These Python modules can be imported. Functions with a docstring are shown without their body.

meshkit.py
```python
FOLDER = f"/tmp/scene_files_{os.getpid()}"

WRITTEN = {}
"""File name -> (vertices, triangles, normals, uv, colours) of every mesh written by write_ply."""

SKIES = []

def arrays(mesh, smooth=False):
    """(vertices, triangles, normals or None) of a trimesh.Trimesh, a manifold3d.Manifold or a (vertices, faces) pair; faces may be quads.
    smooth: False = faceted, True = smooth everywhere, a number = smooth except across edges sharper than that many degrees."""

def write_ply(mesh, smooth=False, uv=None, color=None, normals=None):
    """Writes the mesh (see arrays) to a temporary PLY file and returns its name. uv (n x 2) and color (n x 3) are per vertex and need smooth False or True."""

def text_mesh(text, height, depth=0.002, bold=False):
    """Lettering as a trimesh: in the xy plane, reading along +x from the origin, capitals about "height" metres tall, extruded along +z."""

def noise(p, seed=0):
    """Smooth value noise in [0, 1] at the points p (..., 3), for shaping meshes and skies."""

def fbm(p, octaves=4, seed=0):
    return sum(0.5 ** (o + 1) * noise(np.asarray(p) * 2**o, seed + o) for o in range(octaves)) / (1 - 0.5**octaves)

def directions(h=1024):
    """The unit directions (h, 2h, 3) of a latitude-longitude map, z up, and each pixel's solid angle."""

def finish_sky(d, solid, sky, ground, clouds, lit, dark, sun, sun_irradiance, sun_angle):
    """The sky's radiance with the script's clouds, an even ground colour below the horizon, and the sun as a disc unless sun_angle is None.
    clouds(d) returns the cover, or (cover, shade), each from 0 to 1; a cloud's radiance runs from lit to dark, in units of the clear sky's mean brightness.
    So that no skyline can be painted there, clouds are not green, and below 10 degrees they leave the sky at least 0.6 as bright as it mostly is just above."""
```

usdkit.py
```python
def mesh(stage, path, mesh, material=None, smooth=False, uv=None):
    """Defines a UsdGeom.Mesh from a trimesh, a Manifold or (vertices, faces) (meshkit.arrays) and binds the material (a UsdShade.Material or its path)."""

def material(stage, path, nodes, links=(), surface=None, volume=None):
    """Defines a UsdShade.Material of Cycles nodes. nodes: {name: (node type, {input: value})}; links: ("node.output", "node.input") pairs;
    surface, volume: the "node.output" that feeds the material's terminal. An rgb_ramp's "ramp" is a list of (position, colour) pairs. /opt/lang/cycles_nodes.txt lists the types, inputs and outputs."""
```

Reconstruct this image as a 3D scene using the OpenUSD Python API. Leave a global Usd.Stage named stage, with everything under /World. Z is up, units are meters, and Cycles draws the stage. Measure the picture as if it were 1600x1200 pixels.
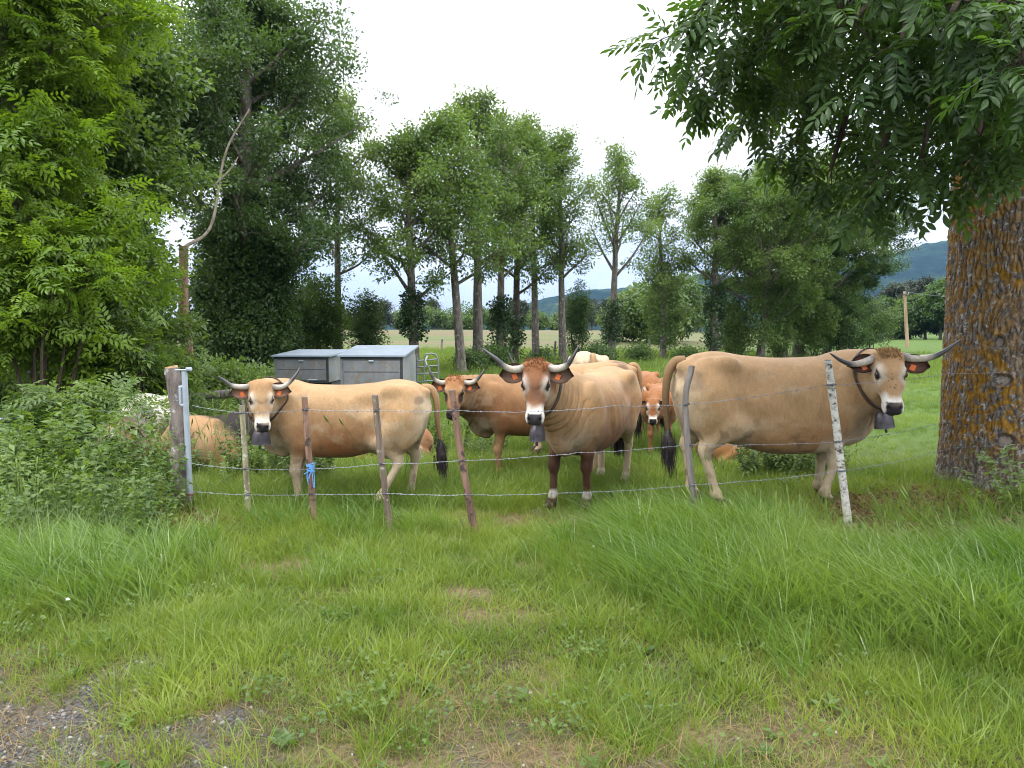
import math, random
import numpy as np
import trimesh
import usdkit, meshkit
from pxr import Usd, UsdGeom, UsdLux, UsdShade, Gf, Sdf, Vt

stage = Usd.Stage.CreateInMemory()
UsdGeom.SetStageUpAxis(stage, 'Z')
UsdGeom.SetStageMetersPerUnit(stage, 1.0)
UsdGeom.Xform.Define(stage, '/World')
UsdGeom.Scope.Define(stage, '/World/Looks')

# ------------------------------------------------------------------ camera, sky, sun, exposure
EYE = np.array([0.0, 0.0, 1.65])
FPX = 1156.0                                  # focal length in pixels of the 1600 px wide photograph
TILT = math.radians(4.2)
SUN_EL, SUN_AZ = math.radians(58), math.radians(215)      # azimuth measured from +y towards +x
EXPOSURE = 0.95
cam = UsdGeom.Camera.Define(stage, '/World/camera')
cam.CreateHorizontalApertureAttr(36.0)
cam.CreateVerticalApertureAttr(27.0)
cam.CreateFocalLengthAttr(36.0 * FPX / 1600.0)
cam.CreateClippingRangeAttr(Gf.Vec2f(0.05, 20000))
cam.CreateExposureAttr(EXPOSURE)
cam.AddTranslateOp().Set(Gf.Vec3d(*EYE))
cam.AddRotateXOp().Set(90 - math.degrees(TILT))

dome = UsdLux.DomeLight.Define(stage, '/World/sky')
dome.CreateIntensityAttr(1.0)
dome.GetPrim().SetCustomDataByKey('kind', 'structure')
SKY = usdkit.material(stage, '/World/Looks/sky_look', {
    'tc': ('texture_coordinate', {}),
    'map': ('mapping', {'scale': (1.0, 1.0, 2.6)}),
    'cl': ('noise_texture', {'scale': 2.3, 'detail': 6.0, 'roughness': 0.55, 'distortion': 0.4}),
    'cr': ('rgb_ramp', {'ramp': [(0.0, (0.55, 0.64, 0.80)), (0.40, (0.70, 0.77, 0.89)), (0.56, (0.98, 0.99, 1.0)), (1.0, (1.05, 1.05, 1.05))]}),
    'cm': ('mix', {'mix_type': 'multiply', 'fac': 1.0, 'color2': (22.0, 22.0, 22.4)}),
    'sx': ('separate_xyz', {}), 'cie': ('map_range', {'from_min': 0.0, 'from_max': 1.0, 'to_min': 0.20, 'to_max': 1.25, 'clamp': True}),
    'cz': ('vector_math', {'math_type': 'scale'}),
    'sky': ('sky_texture', {'sky_type': 'single_scattering', 'sun_disc': False, 'sun_elevation': SUN_EL, 'sun_rotation': SUN_AZ}),
    'mx': ('mix', {'mix_type': 'mix', 'fac': 0.93}),
    'bg': ('background_shader', {'strength': 0.1}),
}, [('tc.generated', 'map.vector'), ('map.vector', 'cl.vector'), ('cl.fac', 'cr.fac'), ('cr.color', 'cm.color1'),
    ('tc.generated', 'sx.vector'), ('sx.z', 'cie.value'), ('cm.color', 'cz.vector1'), ('cie.result', 'cz.scale'),
    ('sky.color', 'mx.color1'), ('cz.vector', 'mx.color2'), ('mx.color', 'bg.color')], surface='bg.background')
UsdShade.MaterialBindingAPI.Apply(dome.GetPrim()).Bind(SKY)

sun = UsdLux.DistantLight.Define(stage, '/World/sun')
sun.CreateIntensityAttr(0.35)
sun.CreateNormalizeAttr(True) if hasattr(sun, 'CreateNormalizeAttr') else None
sun.CreateAngleAttr(14.0)
sun.CreateColorAttr(Gf.Vec3f(1.0, 0.96, 0.9))
_d = np.array([math.sin(SUN_AZ) * math.cos(SUN_EL), math.cos(SUN_AZ) * math.cos(SUN_EL), math.sin(SUN_EL)])
_q = Gf.Rotation(Gf.Vec3d(0, 0, 1), Gf.Vec3d(*_d)).GetQuat()
sun.AddOrientOp(UsdGeom.XformOp.PrecisionDouble).Set(Gf.Quatd(_q.GetReal(), _q.GetImaginary()))

# ------------------------------------------------------------------ helpers
def ray(px, py):
    """Direction through a pixel of the 1600 x 1200 photograph."""
    x, y, z = (px - 800) / FPX, 1.0, (600 - py) / FPX
    c, s = math.cos(TILT), math.sin(TILT)
    return np.array([x, y * c + z * s, -y * s + z * c])

def at(px, py, Y):
    d = ray(px, py)
    return EYE + d * (Y / d[1])

def ss(a, b, x):
    t = np.clip((x - a) / (b - a), 0, 1)
    return t * t * (3 - 2 * t)

_taken = {}
def fresh(parent, name):
    key = (parent, name)
    n = _taken.get(key, 0)
    _taken[key] = n + 1
    return f'{parent}/{name}' if n == 0 else f'{parent}/{name}_{n:03d}'

def note(prim, label=None, cat=None, group=None, kind=None):
    for k, v in (('label', label), ('category', cat), ('group', group), ('kind', kind)):
        if v:
            prim.SetCustomDataByKey(k, v)
    return prim

def thing(name, label, cat, loc=(0, 0, 0), rotz=0.0, group=None):
    path = fresh('/World', name)
    x = UsdGeom.Xform.Define(stage, path)
    x.AddTranslateOp().Set(Gf.Vec3d(*map(float, loc)))
    if rotz:
        x.AddRotateZOp().Set(float(rotz))
    note(x.GetPrim(), label, cat, group)
    return path

def obj(parent, name, mesh, mat, smooth=False, color=None, label=None, attr='coat'):
    path = fresh(parent, name)
    m = usdkit.mesh(stage, path, mesh, mat, smooth=smooth)
    if color is not None:
        pv = UsdGeom.PrimvarsAPI(m).CreatePrimvar(attr, Sdf.ValueTypeNames.Color3fArray, 'vertex')
        pv.Set(Vt.Vec3fArray.FromNumpy(np.ascontiguousarray(color, np.float32)))
    if label:
        note(m.GetPrim(), label)
    return path

def prim(path):
    return stage.GetPrimAtPath(path)

def cat(*ms):
    return trimesh.util.concatenate([m for m in ms])

def tube(points, radii, sides=8, cap=True, twist=None):
    """A swept tube with rounded ends; parallel transport frames."""
    p = np.asarray(points, float)
    n = len(p)
    r = np.broadcast_to(np.asarray(radii, float), (n,))
    t = np.gradient(p, axis=0)
    t /= np.linalg.norm(t, axis=1, keepdims=True) + 1e-12
    a0 = np.cross(t[0], [0, 0, 1.0] if abs(t[0][2]) < 0.9 else [1.0, 0, 0])
    a0 /= np.linalg.norm(a0)
    A = [a0]
    for i in range(1, n):
        a = A[-1] - t[i] * np.dot(A[-1], t[i])
        A.append(a / (np.linalg.norm(a) + 1e-12))
    A = np.array(A)
    B = np.cross(t, A)
    ang = np.arange(sides) * 2 * np.pi / sides
    v = p[:, None] + r[:, None, None] * (np.cos(ang)[None, :, None] * A[:, None] + np.sin(ang)[None, :, None] * B[:, None])
    v = v.reshape(-1, 3)
    i, j = np.meshgrid(np.arange(n - 1), np.arange(sides), indexing='ij')
    q = np.stack([i * sides + j, i * sides + (j + 1) % sides, (i + 1) * sides + (j + 1) % sides, (i + 1) * sides + j], -1).reshape(-1, 4)
    f = np.vstack([q[:, [0, 1, 2]], q[:, [0, 2, 3]]])
    if cap:
        c0, c1 = len(v), len(v) + 1
        v = np.vstack([v, p[:1], p[-1:]])
        k = np.arange(sides)
        f = np.vstack([f, np.stack([np.full(sides, c0), (k + 1) % sides, k], 1),
                       np.stack([np.full(sides, c1), (n - 1) * sides + k, (n - 1) * sides + (k + 1) % sides], 1)])
    return trimesh.Trimesh(v, f, process=False)

def spline(pts, n):
    """Catmull-Rom through the points, n samples."""
    p = np.asarray(pts, float)
    if len(p) == 2:
        return p[0] + (p[1] - p[0]) * np.linspace(0, 1, n)[:, None]
    e = np.vstack([2 * p[0] - p[1], p, 2 * p[-1] - p[-2]])
    u = np.linspace(0, len(p) - 1 - 1e-9, n)
    i = u.astype(int)
    t = (u - i)[:, None]
    a, b, c, d = e[i], e[i + 1], e[i + 2], e[i + 3]
    return 0.5 * (2 * b + (c - a) * t + (2 * a - 5 * b + 4 * c - d) * t ** 2 + (3 * b - a - 3 * c + d) * t ** 3)

def bevel_box(size, r=0.01, at_=(0, 0, 0)):
    import manifold3d as m3
    sx, sy, sz = [max(s - 2 * r, 1e-4) for s in size]
    s = m3.Manifold.sphere(r, 8)
    pts = [s.translate([x * sx / 2, y * sy / 2, z * sz / 2]) for x in (-1, 1) for y in (-1, 1) for z in (-1, 1)]
    h = m3.Manifold.batch_hull(pts).to_mesh()
    m = trimesh.Trimesh(h.vert_properties[:, :3], h.tri_verts, process=False)
    m.apply_translation(at_)
    return m

def lathe(profile, sides=24):
    """profile: (radius, z) rows, closed on the axis at both ends when radius is 0."""
    m = trimesh.creation.revolve(np.asarray(profile, float), sections=sides)
    return m

def simple(name, color, rough=0.7, metallic=0.0, scale=20.0, vary=0.25, bump=0.0, bump_scale=60.0, spec=0.4):
    c = np.array(color, float)
    nodes = {'tc': ('texture_coordinate', {}),
             'n': ('noise_texture', {'scale': scale, 'detail': 5.0, 'roughness': 0.6}),
             'r': ('rgb_ramp', {'ramp': [(0.25, tuple(c * (1 - vary))), (0.75, tuple(np.minimum(c * (1 + vary), 0.95)))]}),
             'p': ('principled_bsdf', {'roughness': rough, 'metallic': metallic, 'specular_ior_level': spec})}
    links = [('tc.object', 'n.vector'), ('n.fac', 'r.fac'), ('r.color', 'p.base_color')]
    if bump:
        nodes['n2'] = ('noise_texture', {'scale': bump_scale, 'detail': 4.0})
        nodes['b'] = ('bump', {'strength': bump, 'distance': 0.01})
        links += [('tc.object', 'n2.vector'), ('n2.fac', 'b.height'), ('b.normal', 'p.normal')]
    return usdkit.material(stage, f'/World/Looks/{name}', nodes, links, surface='p.BSDF')
# ------------------------------------------------------------------ animals: one continuous body from a signed distance field
def surface_nets(F, org, h):
    S = F < 0
    nx, ny, nz = F.shape
    corner = [(i, j, k) for i in (0, 1) for j in (0, 1) for k in (0, 1)]
    cnt = np.zeros((nx - 1, ny - 1, nz - 1), np.int8)
    for i, j, k in corner:
        cnt += S[i:nx - 1 + i, j:ny - 1 + j, k:nz - 1 + k]
    act = (cnt > 0) & (cnt < 8)
    idx = np.argwhere(act)
    num = np.full(act.shape, -1, np.int32)
    num[act] = np.arange(len(idx))
    val = {c: F[idx[:, 0] + c[0], idx[:, 1] + c[1], idx[:, 2] + c[2]] for c in corner}
    tot, n = np.zeros((len(idx), 3)), np.zeros(len(idx))
    for a in corner:
        for ax in range(3):
            if a[ax] == 0:
                b = list(a); b[ax] = 1; b = tuple(b)
                va, vb = val[a], val[b]
                m = (va < 0) != (vb < 0)
                t = np.where(m, va / np.where(m, va - vb, 1), 0)
                p = np.array(a, float)[None].repeat(len(idx), 0)
                p[:, ax] = t
                tot += p * m[:, None]
                n += m
    v = (idx + tot / n[:, None]) * h + org
    faces = []
    for ax in range(3):
        b, c = (ax + 1) % 3, (ax + 2) % 3
        sl0, sl1 = [slice(None)] * 3, [slice(None)] * 3
        sl0[ax], sl1[ax] = slice(0, -1), slice(1, None)
        A, B = S[tuple(sl0)], S[tuple(sl1)]
        e = np.argwhere(A != B)
        e = e[(e[:, b] > 0) & (e[:, c] > 0) & (e[:, b] < F.shape[b] - 1) & (e[:, c] < F.shape[c] - 1)]
        up = A[e[:, 0], e[:, 1], e[:, 2]]
        def cell(db, dc):
            q = e.copy(); q[:, b] += db; q[:, c] += dc
            return num[q[:, 0], q[:, 1], q[:, 2]]
        quad = np.stack([cell(-1, -1), cell(0, -1), cell(0, 0), cell(-1, 0)], 1)
        quad[~up] = quad[~up][:, ::-1]
        faces.append(quad)
    q = np.vstack(faces)
    q = q[(q >= 0).all(1)]
    return v, np.vstack([q[:, [0, 1, 2]], q[:, [0, 2, 3]]])

def smin(a, b, k):
    h = np.maximum(k - np.abs(a - b), 0) / k
    return np.minimum(a, b) - h * h * k * 0.25

def smax(a, b, k):
    return -smin(-a, -b, k)

def d_cone(P, a, b, ra, rb):
    a, b = np.asarray(a, float), np.asarray(b, float)
    ab = b - a
    t = np.clip((P - a) @ ab / (ab @ ab), 0, 1)
    return np.linalg.norm(P - a - t[:, None] * ab, axis=1) - (ra + (rb - ra) * t)

def d_ell(P, c, r, R=None):
    q = P - np.asarray(c, float)
    if R is not None:
        q = q @ R
    r = np.asarray(r, float)
    k0 = np.linalg.norm(q / r, axis=1)
    k1 = np.linalg.norm(q / (r * r), axis=1) + 1e-9
    return k0 * (k0 - 1) / k1

def d_loft(u, s, n, U, top, bot, wid, ex=2.4):
    """Superelliptic loft along u with top / bottom / half width tables."""
    from scipy.interpolate import PchipInterpolator as PI
    uc = np.clip(u, U[0], U[-1])
    tp, bt, w = PI(U, top)(uc), PI(U, bot)(uc), PI(U, wid)(uc)
    zc, hh = (tp + bt) / 2, (tp - bt) / 2
    k = (np.abs(s / w) ** ex + np.abs((n - zc) / hh) ** ex) ** (1 / ex)
    d = (k - 1) * np.minimum(w, hh)
    over = np.maximum(np.maximum(U[0] - u, u - U[-1]), 0)
    return np.where(over > 0, np.sqrt(over ** 2 + np.maximum(d, 0) ** 2) , d)

def ry(deg):
    a = math.radians(deg); c, s = math.cos(a), math.sin(a)
    return np.array([[c, 0, s], [0, 1, 0], [-s, 0, c]])

class Animal:
    """Local frame: x forward, y left, z up, metres at adult size; S scales everything."""
    def __init__(self, S=1.0, pose='stand', poll=(1.05, 0, 1.35), yaw=0.0, pitch=55.0, legs=None, calf=False, girth=1.0, roll=0.0, depth=1.0, udder=False, tail=None, hs=1.0):
        self.S, self.pose, self.calf, self.girth, self.depth, self.udder, self.hs = S, pose, calf, girth, depth, udder, hs
        self.O = np.asarray(poll, float)
        y, p = math.radians(yaw), math.radians(pitch)
        self.f = np.array([math.cos(y), math.sin(y), 0.0])
        self.s = np.array([-math.sin(y), math.cos(y), 0.0])
        z = np.array([0, 0, 1.0])
        if roll:
            c, q = math.cos(math.radians(roll)), math.sin(math.radians(roll))
            self.s, z = c * self.s + q * z, c * z - q * self.s
        self.z = z
        self.U = math.cos(p) * self.f - math.sin(p) * z
        self.N = math.sin(p) * self.f + math.cos(p) * z
        self.legs = legs or {}
        self.prims()

    def head_uv(self, P):
        q = (P - self.O) / self.hs
        return q @ self.U, q @ self.s, q @ self.N

    def hp(self, u, s, n):
        return self.O + self.hs * (u * self.U + s * self.s + n * self.N)

    def hf(self, f, s, z):
        return self.O + self.hs * (f * self.f + s * self.s + z * self.z)

    def prims(self):
        lie = self.pose == 'lie'
        g, dp = self.girth, self.depth
        L = self.L = []
        drop = 0.60 if lie else 0.0
        self.drop = drop
        X = [-0.88, -0.82, -0.72, -0.55, -0.30, 0.0, 0.30, 0.52, 0.66, 0.76, 0.82]
        T = [1.10, 1.20, 1.275, 1.30, 1.265, 1.245, 1.255, 1.285, 1.24, 1.13, 1.02]
        Bt = [0.94, 0.80, 0.70, 0.66, 0.60, 0.545, 0.55, 0.60, 0.66, 0.74, 0.84]
        W = [0.10, 0.19, 0.24, 0.265, 0.305, 0.345, 0.315, 0.25, 0.20, 0.16, 0.09]
        if self.calf:
            T = [1.10, 1.19, 1.25, 1.27, 1.25, 1.24, 1.25, 1.26, 1.22, 1.13, 1.02]
            Bt = [0.97, 0.88, 0.82, 0.78, 0.72, 0.69, 0.69, 0.70, 0.73, 0.79, 0.86]
            W = [0.09, 0.16, 0.20, 0.22, 0.24, 0.25, 0.24, 0.21, 0.18, 0.14, 0.09]
        T, Bt, W = np.array(T) - drop, np.array(Bt), np.array(W) * g
        Bt = T - (T + drop - Bt) * dp
        if lie:
            W = W * 1.1
        L.append((lambda P: d_loft(P[:, 0], P[:, 1], P[:, 2], X, T, Bt, W, 2.25), 0.03))
        def cone(a, b, ra, rb, k=0.05):
            L.append((lambda P: d_cone(P, a, b, ra, rb), k))
        def ell(c, r, R=None, k=0.06):
            L.append((lambda P: d_ell(P, c, r, R), k))
        for sd in (-1, 1):
            # hip bone, shoulder blade, buttock
            ell((-0.52, sd * 0.225 * g, 1.20 - drop), (0.09, 0.05, 0.06), None, 0.09)
            ell((-0.83, sd * 0.085, 1.17 - drop), (0.06, 0.05, 0.05), None, 0.08)
            if not lie:
                ell((0.49, sd * 0.225 * g, 0.93), (0.155, 0.10, 0.29), ry(12), 0.05)
                ell((-0.62, sd * 0.180, 0.92), (0.22, 0.118, 0.33), ry(-8), 0.05)
        th = 0.92 if not self.calf else 0.95
        if not lie:
            names = ('fl', 'fr', 'hl', 'hr')
            for nm in names:
                sd = 1 if nm[1] == 'l' else -1
                dx, lift, dy = self.legs.get(nm, (0, 0, 0))
                if nm[0] == 'f':
                    el = np.array([0.42, sd * 0.165, 0.70])
                    kn = np.array([0.47 + dx * 0.5, sd * 0.155 + dy * .5, 0.40 + lift * .5])
                    ft = np.array([0.455 + dx, sd * 0.15 + dy, 0.125 + lift])
                    tip = ft + [0.055, 0, -0.075]
                    cone((0.45, sd * 0.175, 0.86), el, 0.12 * th, 0.105 * th, 0.08)
                    cone(el, kn, 0.088 * th, 0.054 * th, 0.05)
                    ell(kn + [0.006, 0, 0], (0.052, 0.05, 0.062), None, 0.03)
                    cone(kn + [0, 0, -0.04], ft, 0.041 * th, 0.037 * th, 0.03)
                else:
                    hip = np.array([-0.60, sd * 0.16, 0.95])
                    st = np.array([-0.46 + dx * .25, sd * 0.20 + dy * .3, 0.72])
                    hk = np.array([-0.735 + dx * .55, sd * 0.165 + dy * .6, 0.49 + lift * .5])
                    ft = np.array([-0.685 + dx, sd * 0.16 + dy, 0.13 + lift])
                    tip = ft + [0.055, 0, -0.075]
                    cone(hip, st, 0.17 * th, 0.125 * th, 0.08)
                    cone(st, hk + [0.03, 0, 0.03], 0.115 * th, 0.052 * th, 0.07)
                    cone((-0.80, sd * 0.12, 0.98), hk + [-0.005, 0, 0.10], 0.085 * th, 0.028, 0.07)
                    ell(hk + [0.005, 0, 0], (0.056, 0.043, 0.072), ry(-20), 0.03)
                    cone(hk + [0.012, 0, -0.05], ft, 0.043 * th, 0.038 * th, 0.03)
                ell(ft, (0.047, 0.045, 0.048), None, 0.02)
                for cl in (-1, 1):
                    cone(ft + [0.012, cl * 0.014, -0.02], tip + [0, cl * 0.022, 0.0], 0.032, 0.036, 0.012)
                    cone(tip + [-0.025, cl * 0.022, -0.012], tip + [0.028, cl * 0.022, -0.018], 0.036, 0.030, 0.012)
        else:
            for sd in (-1, 1):
                ell((-0.50, sd * 0.27, 0.30), (0.30, 0.13, 0.25), ry(20), 0.08)
                cone((-0.30, sd * 0.33, 0.26), (-0.62, sd * 0.38, 0.10), 0.09, 0.05, 0.06)
                cone((-0.62, sd * 0.38, 0.08), (-0.28, sd * 0.42, 0.06), 0.045, 0.04, 0.03)
                cone((0.46, sd * 0.19, 0.32), (0.72, sd * 0.18, 0.14), 0.10, 0.06, 0.06)
                cone((0.72, sd * 0.18, 0.09), (0.45, sd * 0.14, 0.06), 0.05, 0.04, 0.03)
        if self.udder:
            ell((-0.47, 0, 0.60), (0.17, 0.12, 0.12), None, 0.07)
        # sheath/navel fold
        # neck
        th_ = self.hp(0.17, 0, -0.13)
        pw, pc = np.array([0.52, 0, 1.12 - drop]), np.array([0.64, 0, 0.90 - drop])
        po = self.hp(0.03, 0, -0.085)
        fwd = np.array([1.0, 0, 0])
        back = -self.f * 0.5 + np.array([0.5, 0, 0])
        span = np.linalg.norm(po - pw)
        def bez(a, b, lift):
            m = (a + b) / 2 + back * span * 0.24 + np.array([0, 0, lift])
            t = np.linspace(0, 1, 5)[:, None]
            return (1 - t) ** 2 * a + 2 * t * (1 - t) * m + t ** 2 * b
        up_ = bez(pw, po, 0.0)
        lo_ = bez(pc, th_, -0.05)
        ks = 0.62 if self.calf else 1.0
        ru = np.array([0.155, 0.145, 0.13, 0.115, 0.092]) * ks
        rl = np.array([0.185, 0.165, 0.135, 0.11, 0.085]) * ks
        self.neck = (up_, lo_)
        for i in range(4):
            cone(up_[i], up_[i + 1], ru[i], ru[i + 1], 0.08)
            cone(lo_[i], lo_[i + 1], rl[i], rl[i + 1], 0.10)
            cone((up_[i] + lo_[i]) / 2, (up_[i + 1] + lo_[i + 1]) / 2, (ru[i] + rl[i]) / 2, (ru[i + 1] + rl[i + 1]) / 2, 0.10)
        if not self.calf and not lie:
            # brisket and dewlap
            ell((0.64, 0, 0.72), (0.15, 0.11, 0.19), ry(-25), 0.09)
            cone(lo_[3] + [0, 0, -0.05], (0.75, 0, 0.72), 0.035, 0.06, 0.07)
            cone((0.76, 0, 0.68), (0.60, 0, 0.56), 0.06, 0.042, 0.06)
            for sd in (-1, 1):
                ell((0.62, sd * 0.15, 0.80), (0.10, 0.07, 0.16), ry(10), 0.05)
        # head
        HU = [-0.06, -0.02, 0.06, 0.15, 0.22, 0.30, 0.38, 0.44, 0.49, 0.515]
        top = [-0.02, 0.035, 0.062, 0.064, 0.06, 0.047, 0.036, 0.036, 0.026, -0.005]
        bot = [-0.07, -0.11, -0.155, -0.185, -0.185, -0.15, -0.105, -0.092, -0.075, -0.045]
        wid = [0.06, 0.098, 0.118, 0.112, 0.104, 0.083, 0.072, 0.081, 0.072, 0.045]
        if self.calf:
            HU = [-0.05, -0.02, 0.05, 0.13, 0.20, 0.27, 0.33, 0.38, 0.42, 0.445]
            wid = [0.05, 0.085, 0.105, 0.106, 0.098, 0.080, 0.068, 0.072, 0.064, 0.04]
        hs = self.hs
        self.eu = 0.165 if self.calf else 0.185
        def head(P):
            u, s, n = self.head_uv(P)
            return d_loft(u, s, n, HU, top, bot, wid, 2.5) * hs
        L.append((head, 0.05))
        def hell(u, s, n, r, k):
            R = np.stack([self.U, self.s, self.N], 1)
            L.append((lambda P: d_ell(P, self.hp(u, s, n), np.array(r) * hs, R), k))
        e = self.eu
        for sd in (-1, 1):
            hell(e - 0.022, sd * 0.088, 0.042, (0.05, 0.028, 0.024), 0.03)       # brow
            hell(e + 0.05, sd * 0.086, -0.02, (0.07, 0.022, 0.03), 0.03)         # cheek bone
            hell(HU[-2] - 0.03, sd * 0.038, 0.020, (0.035, 0.026, 0.022), 0.02)  # nostril wing
            hell(0.0, sd * 0.085, -0.01, (0.04, 0.045, 0.04), 0.03)              # horn boss
        hell(0.10, 0, 0.055, (0.09, 0.055, 0.018), 0.05)
        hell(HU[-3] + 0.01, 0, -0.085, (0.055, 0.05, 0.024), 0.02)               # lower lip and chin
        self.HU = HU

    def field(self, P):
        P = P / self.S
        d = None
        for fn, k in self.L:
            v = fn(P)
            d = v if d is None else smin(d, v, k)
        u, s, n = self.head_uv(P)
        hs = self.hs
        R = np.stack([self.U, self.s, self.N], 1)
        tipu = self.HU[-2]
        for sd in (-1, 1):
            d = smax(d, -d_ell(P, self.hp(tipu - 0.004, sd * 0.046, 0.022), np.array([0.017, 0.014, 0.017]) * hs, R), 0.012)
            d = smax(d, -d_ell(P, self.hp(self.eu, sd * 0.119, 0.020), np.array([0.030, 0.020, 0.020]) * hs, R), 0.014)
        # mouth line
        d = smax(d, -d_ell(P, self.hp(tipu - 0.01, 0, -0.066), np.array([0.08, 0.09, 0.006]) * hs, R), 0.008)
        if not self.calf and self.pose != 'lie':
            g = self.girth
            for sd in (-1, 1):
                d = smax(d, -d_ell(P, (-0.30, sd * 0.405 * g, 1.08), (0.15, 0.15, 0.12)), 0.09)
                d = smax(d, -d_ell(P, (0.275, sd * 0.455 * g, 0.84), (0.045, 0.14, 0.26), ry(12)), 0.06)
                d = smax(d, -d_ell(P, (-0.375, sd * 0.43 * g, 0.83), (0.04, 0.14, 0.20), ry(-20)), 0.06)
        # neck skin folds
        near = ss(0.55, 0.8, P[:, 0]) * ss(0.0, 0.15, np.linalg.norm(P - self.O, axis=1) - 0.16) * ss(0.55, 0.7, P[:, 2] + self.drop) * np.where((u > -0.1) & (u < 0.6), ss(-0.10, -0.17, n), 1.0)
        a = P[:, 0] * 44 + P[:, 2] * 10 + 2.2 * np.sin(P[:, 2] * 6) + np.abs(P[:, 1]) * 8
        if not self.calf:
            d = d + near * 0.015 * (1 - np.abs(np.sin(a))) ** 2.5
        # ribs, faint
        rib = ss(0.42, 0.3, P[:, 0]) * ss(-0.28, -0.1, P[:, 0]) * ss(0.62, 0.8, P[:, 2] + self.drop) * ss(1.2, 1.1, P[:, 2] + self.drop)
        d = d + rib * 0.0012 * np.sin(P[:, 0] * 62 - P[:, 2] * 16)
        return d * self.S

    def mesh(self, h):
        S = self.S
        pts = [np.array([-1.0, -0.48, 0.0]), np.array([0.95, 0.48, 1.38])]
        for c in ((self.O), self.hp(0.54, 0, 0), self.hp(0.2, 0.15, 0), self.hp(0.2, -0.15, 0), self.hp(0.2, 0, -0.25), self.hf(0, 0, .1)):
            pts.append(c)
        lo, hi = np.min(pts, 0) * S - 0.05, np.max(pts, 0) * S + 0.05
        lo[2] = -0.02
        B = 5
        nb = np.ceil((hi - lo) / (h * B)).astype(int)
        cen = (np.stack(np.meshgrid(*[np.arange(n) for n in nb], indexing='ij'), -1).reshape(-1, 3) + 0.5) * B * h + lo
        dc = self.field(cen)
        F = np.repeat(np.repeat(np.repeat(np.sign(dc).reshape(nb), B, 0), B, 1), B, 2).astype(np.float32)
        on = np.argwhere((np.abs(dc) < B * h * 0.9 + 0.03).reshape(nb))
        off = np.stack(np.meshgrid(*[np.arange(B)] * 3, indexing='ij'), -1).reshape(-1, 3)
        ids = (on[:, None] * B + off[None]).reshape(-1, 3)
        F[ids[:, 0], ids[:, 1], ids[:, 2]] = self.field(ids * h + lo)
        v, f = surface_nets(F, lo, h)
        # two projection steps onto the field
        for _ in range(1):
            e = h * 0.5
            d0 = self.field(v)
            g = np.stack([self.field(v + np.eye(3)[i] * e) - d0 for i in range(3)], 1) / e
            v = v - 0.9 * d0[:, None] * g / np.maximum((g * g).sum(1, keepdims=True), 0.25)
        return v, f

    def ray_out(self, c, d, far=0.6):
        """Distance from c (local metres at scale) along unit d to leave the body."""
        t = np.linspace(0, far, 240)
        v = self.field(c + t[:, None] * d)
        out = np.nonzero(v > 0)[0]
        return t[out[0]] if len(out) else far

def mixc(a, b, w):
    return a * (1 - w[:, None]) + np.asarray(b, float)[None] * w[:, None]

FAWN = np.array([0.312, 0.193, 0.096]); CREAM = np.array([0.43, 0.34, 0.225]); RUST = np.array([0.185, 0.074, 0.028])
DARK = np.array([0.020, 0.012, 0.009]); WHITE = np.array([0.56, 0.52, 0.45]); NOSE = np.array([0.022, 0.018, 0.020]); BROWN = np.array([0.058, 0.026, 0.013])

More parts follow.
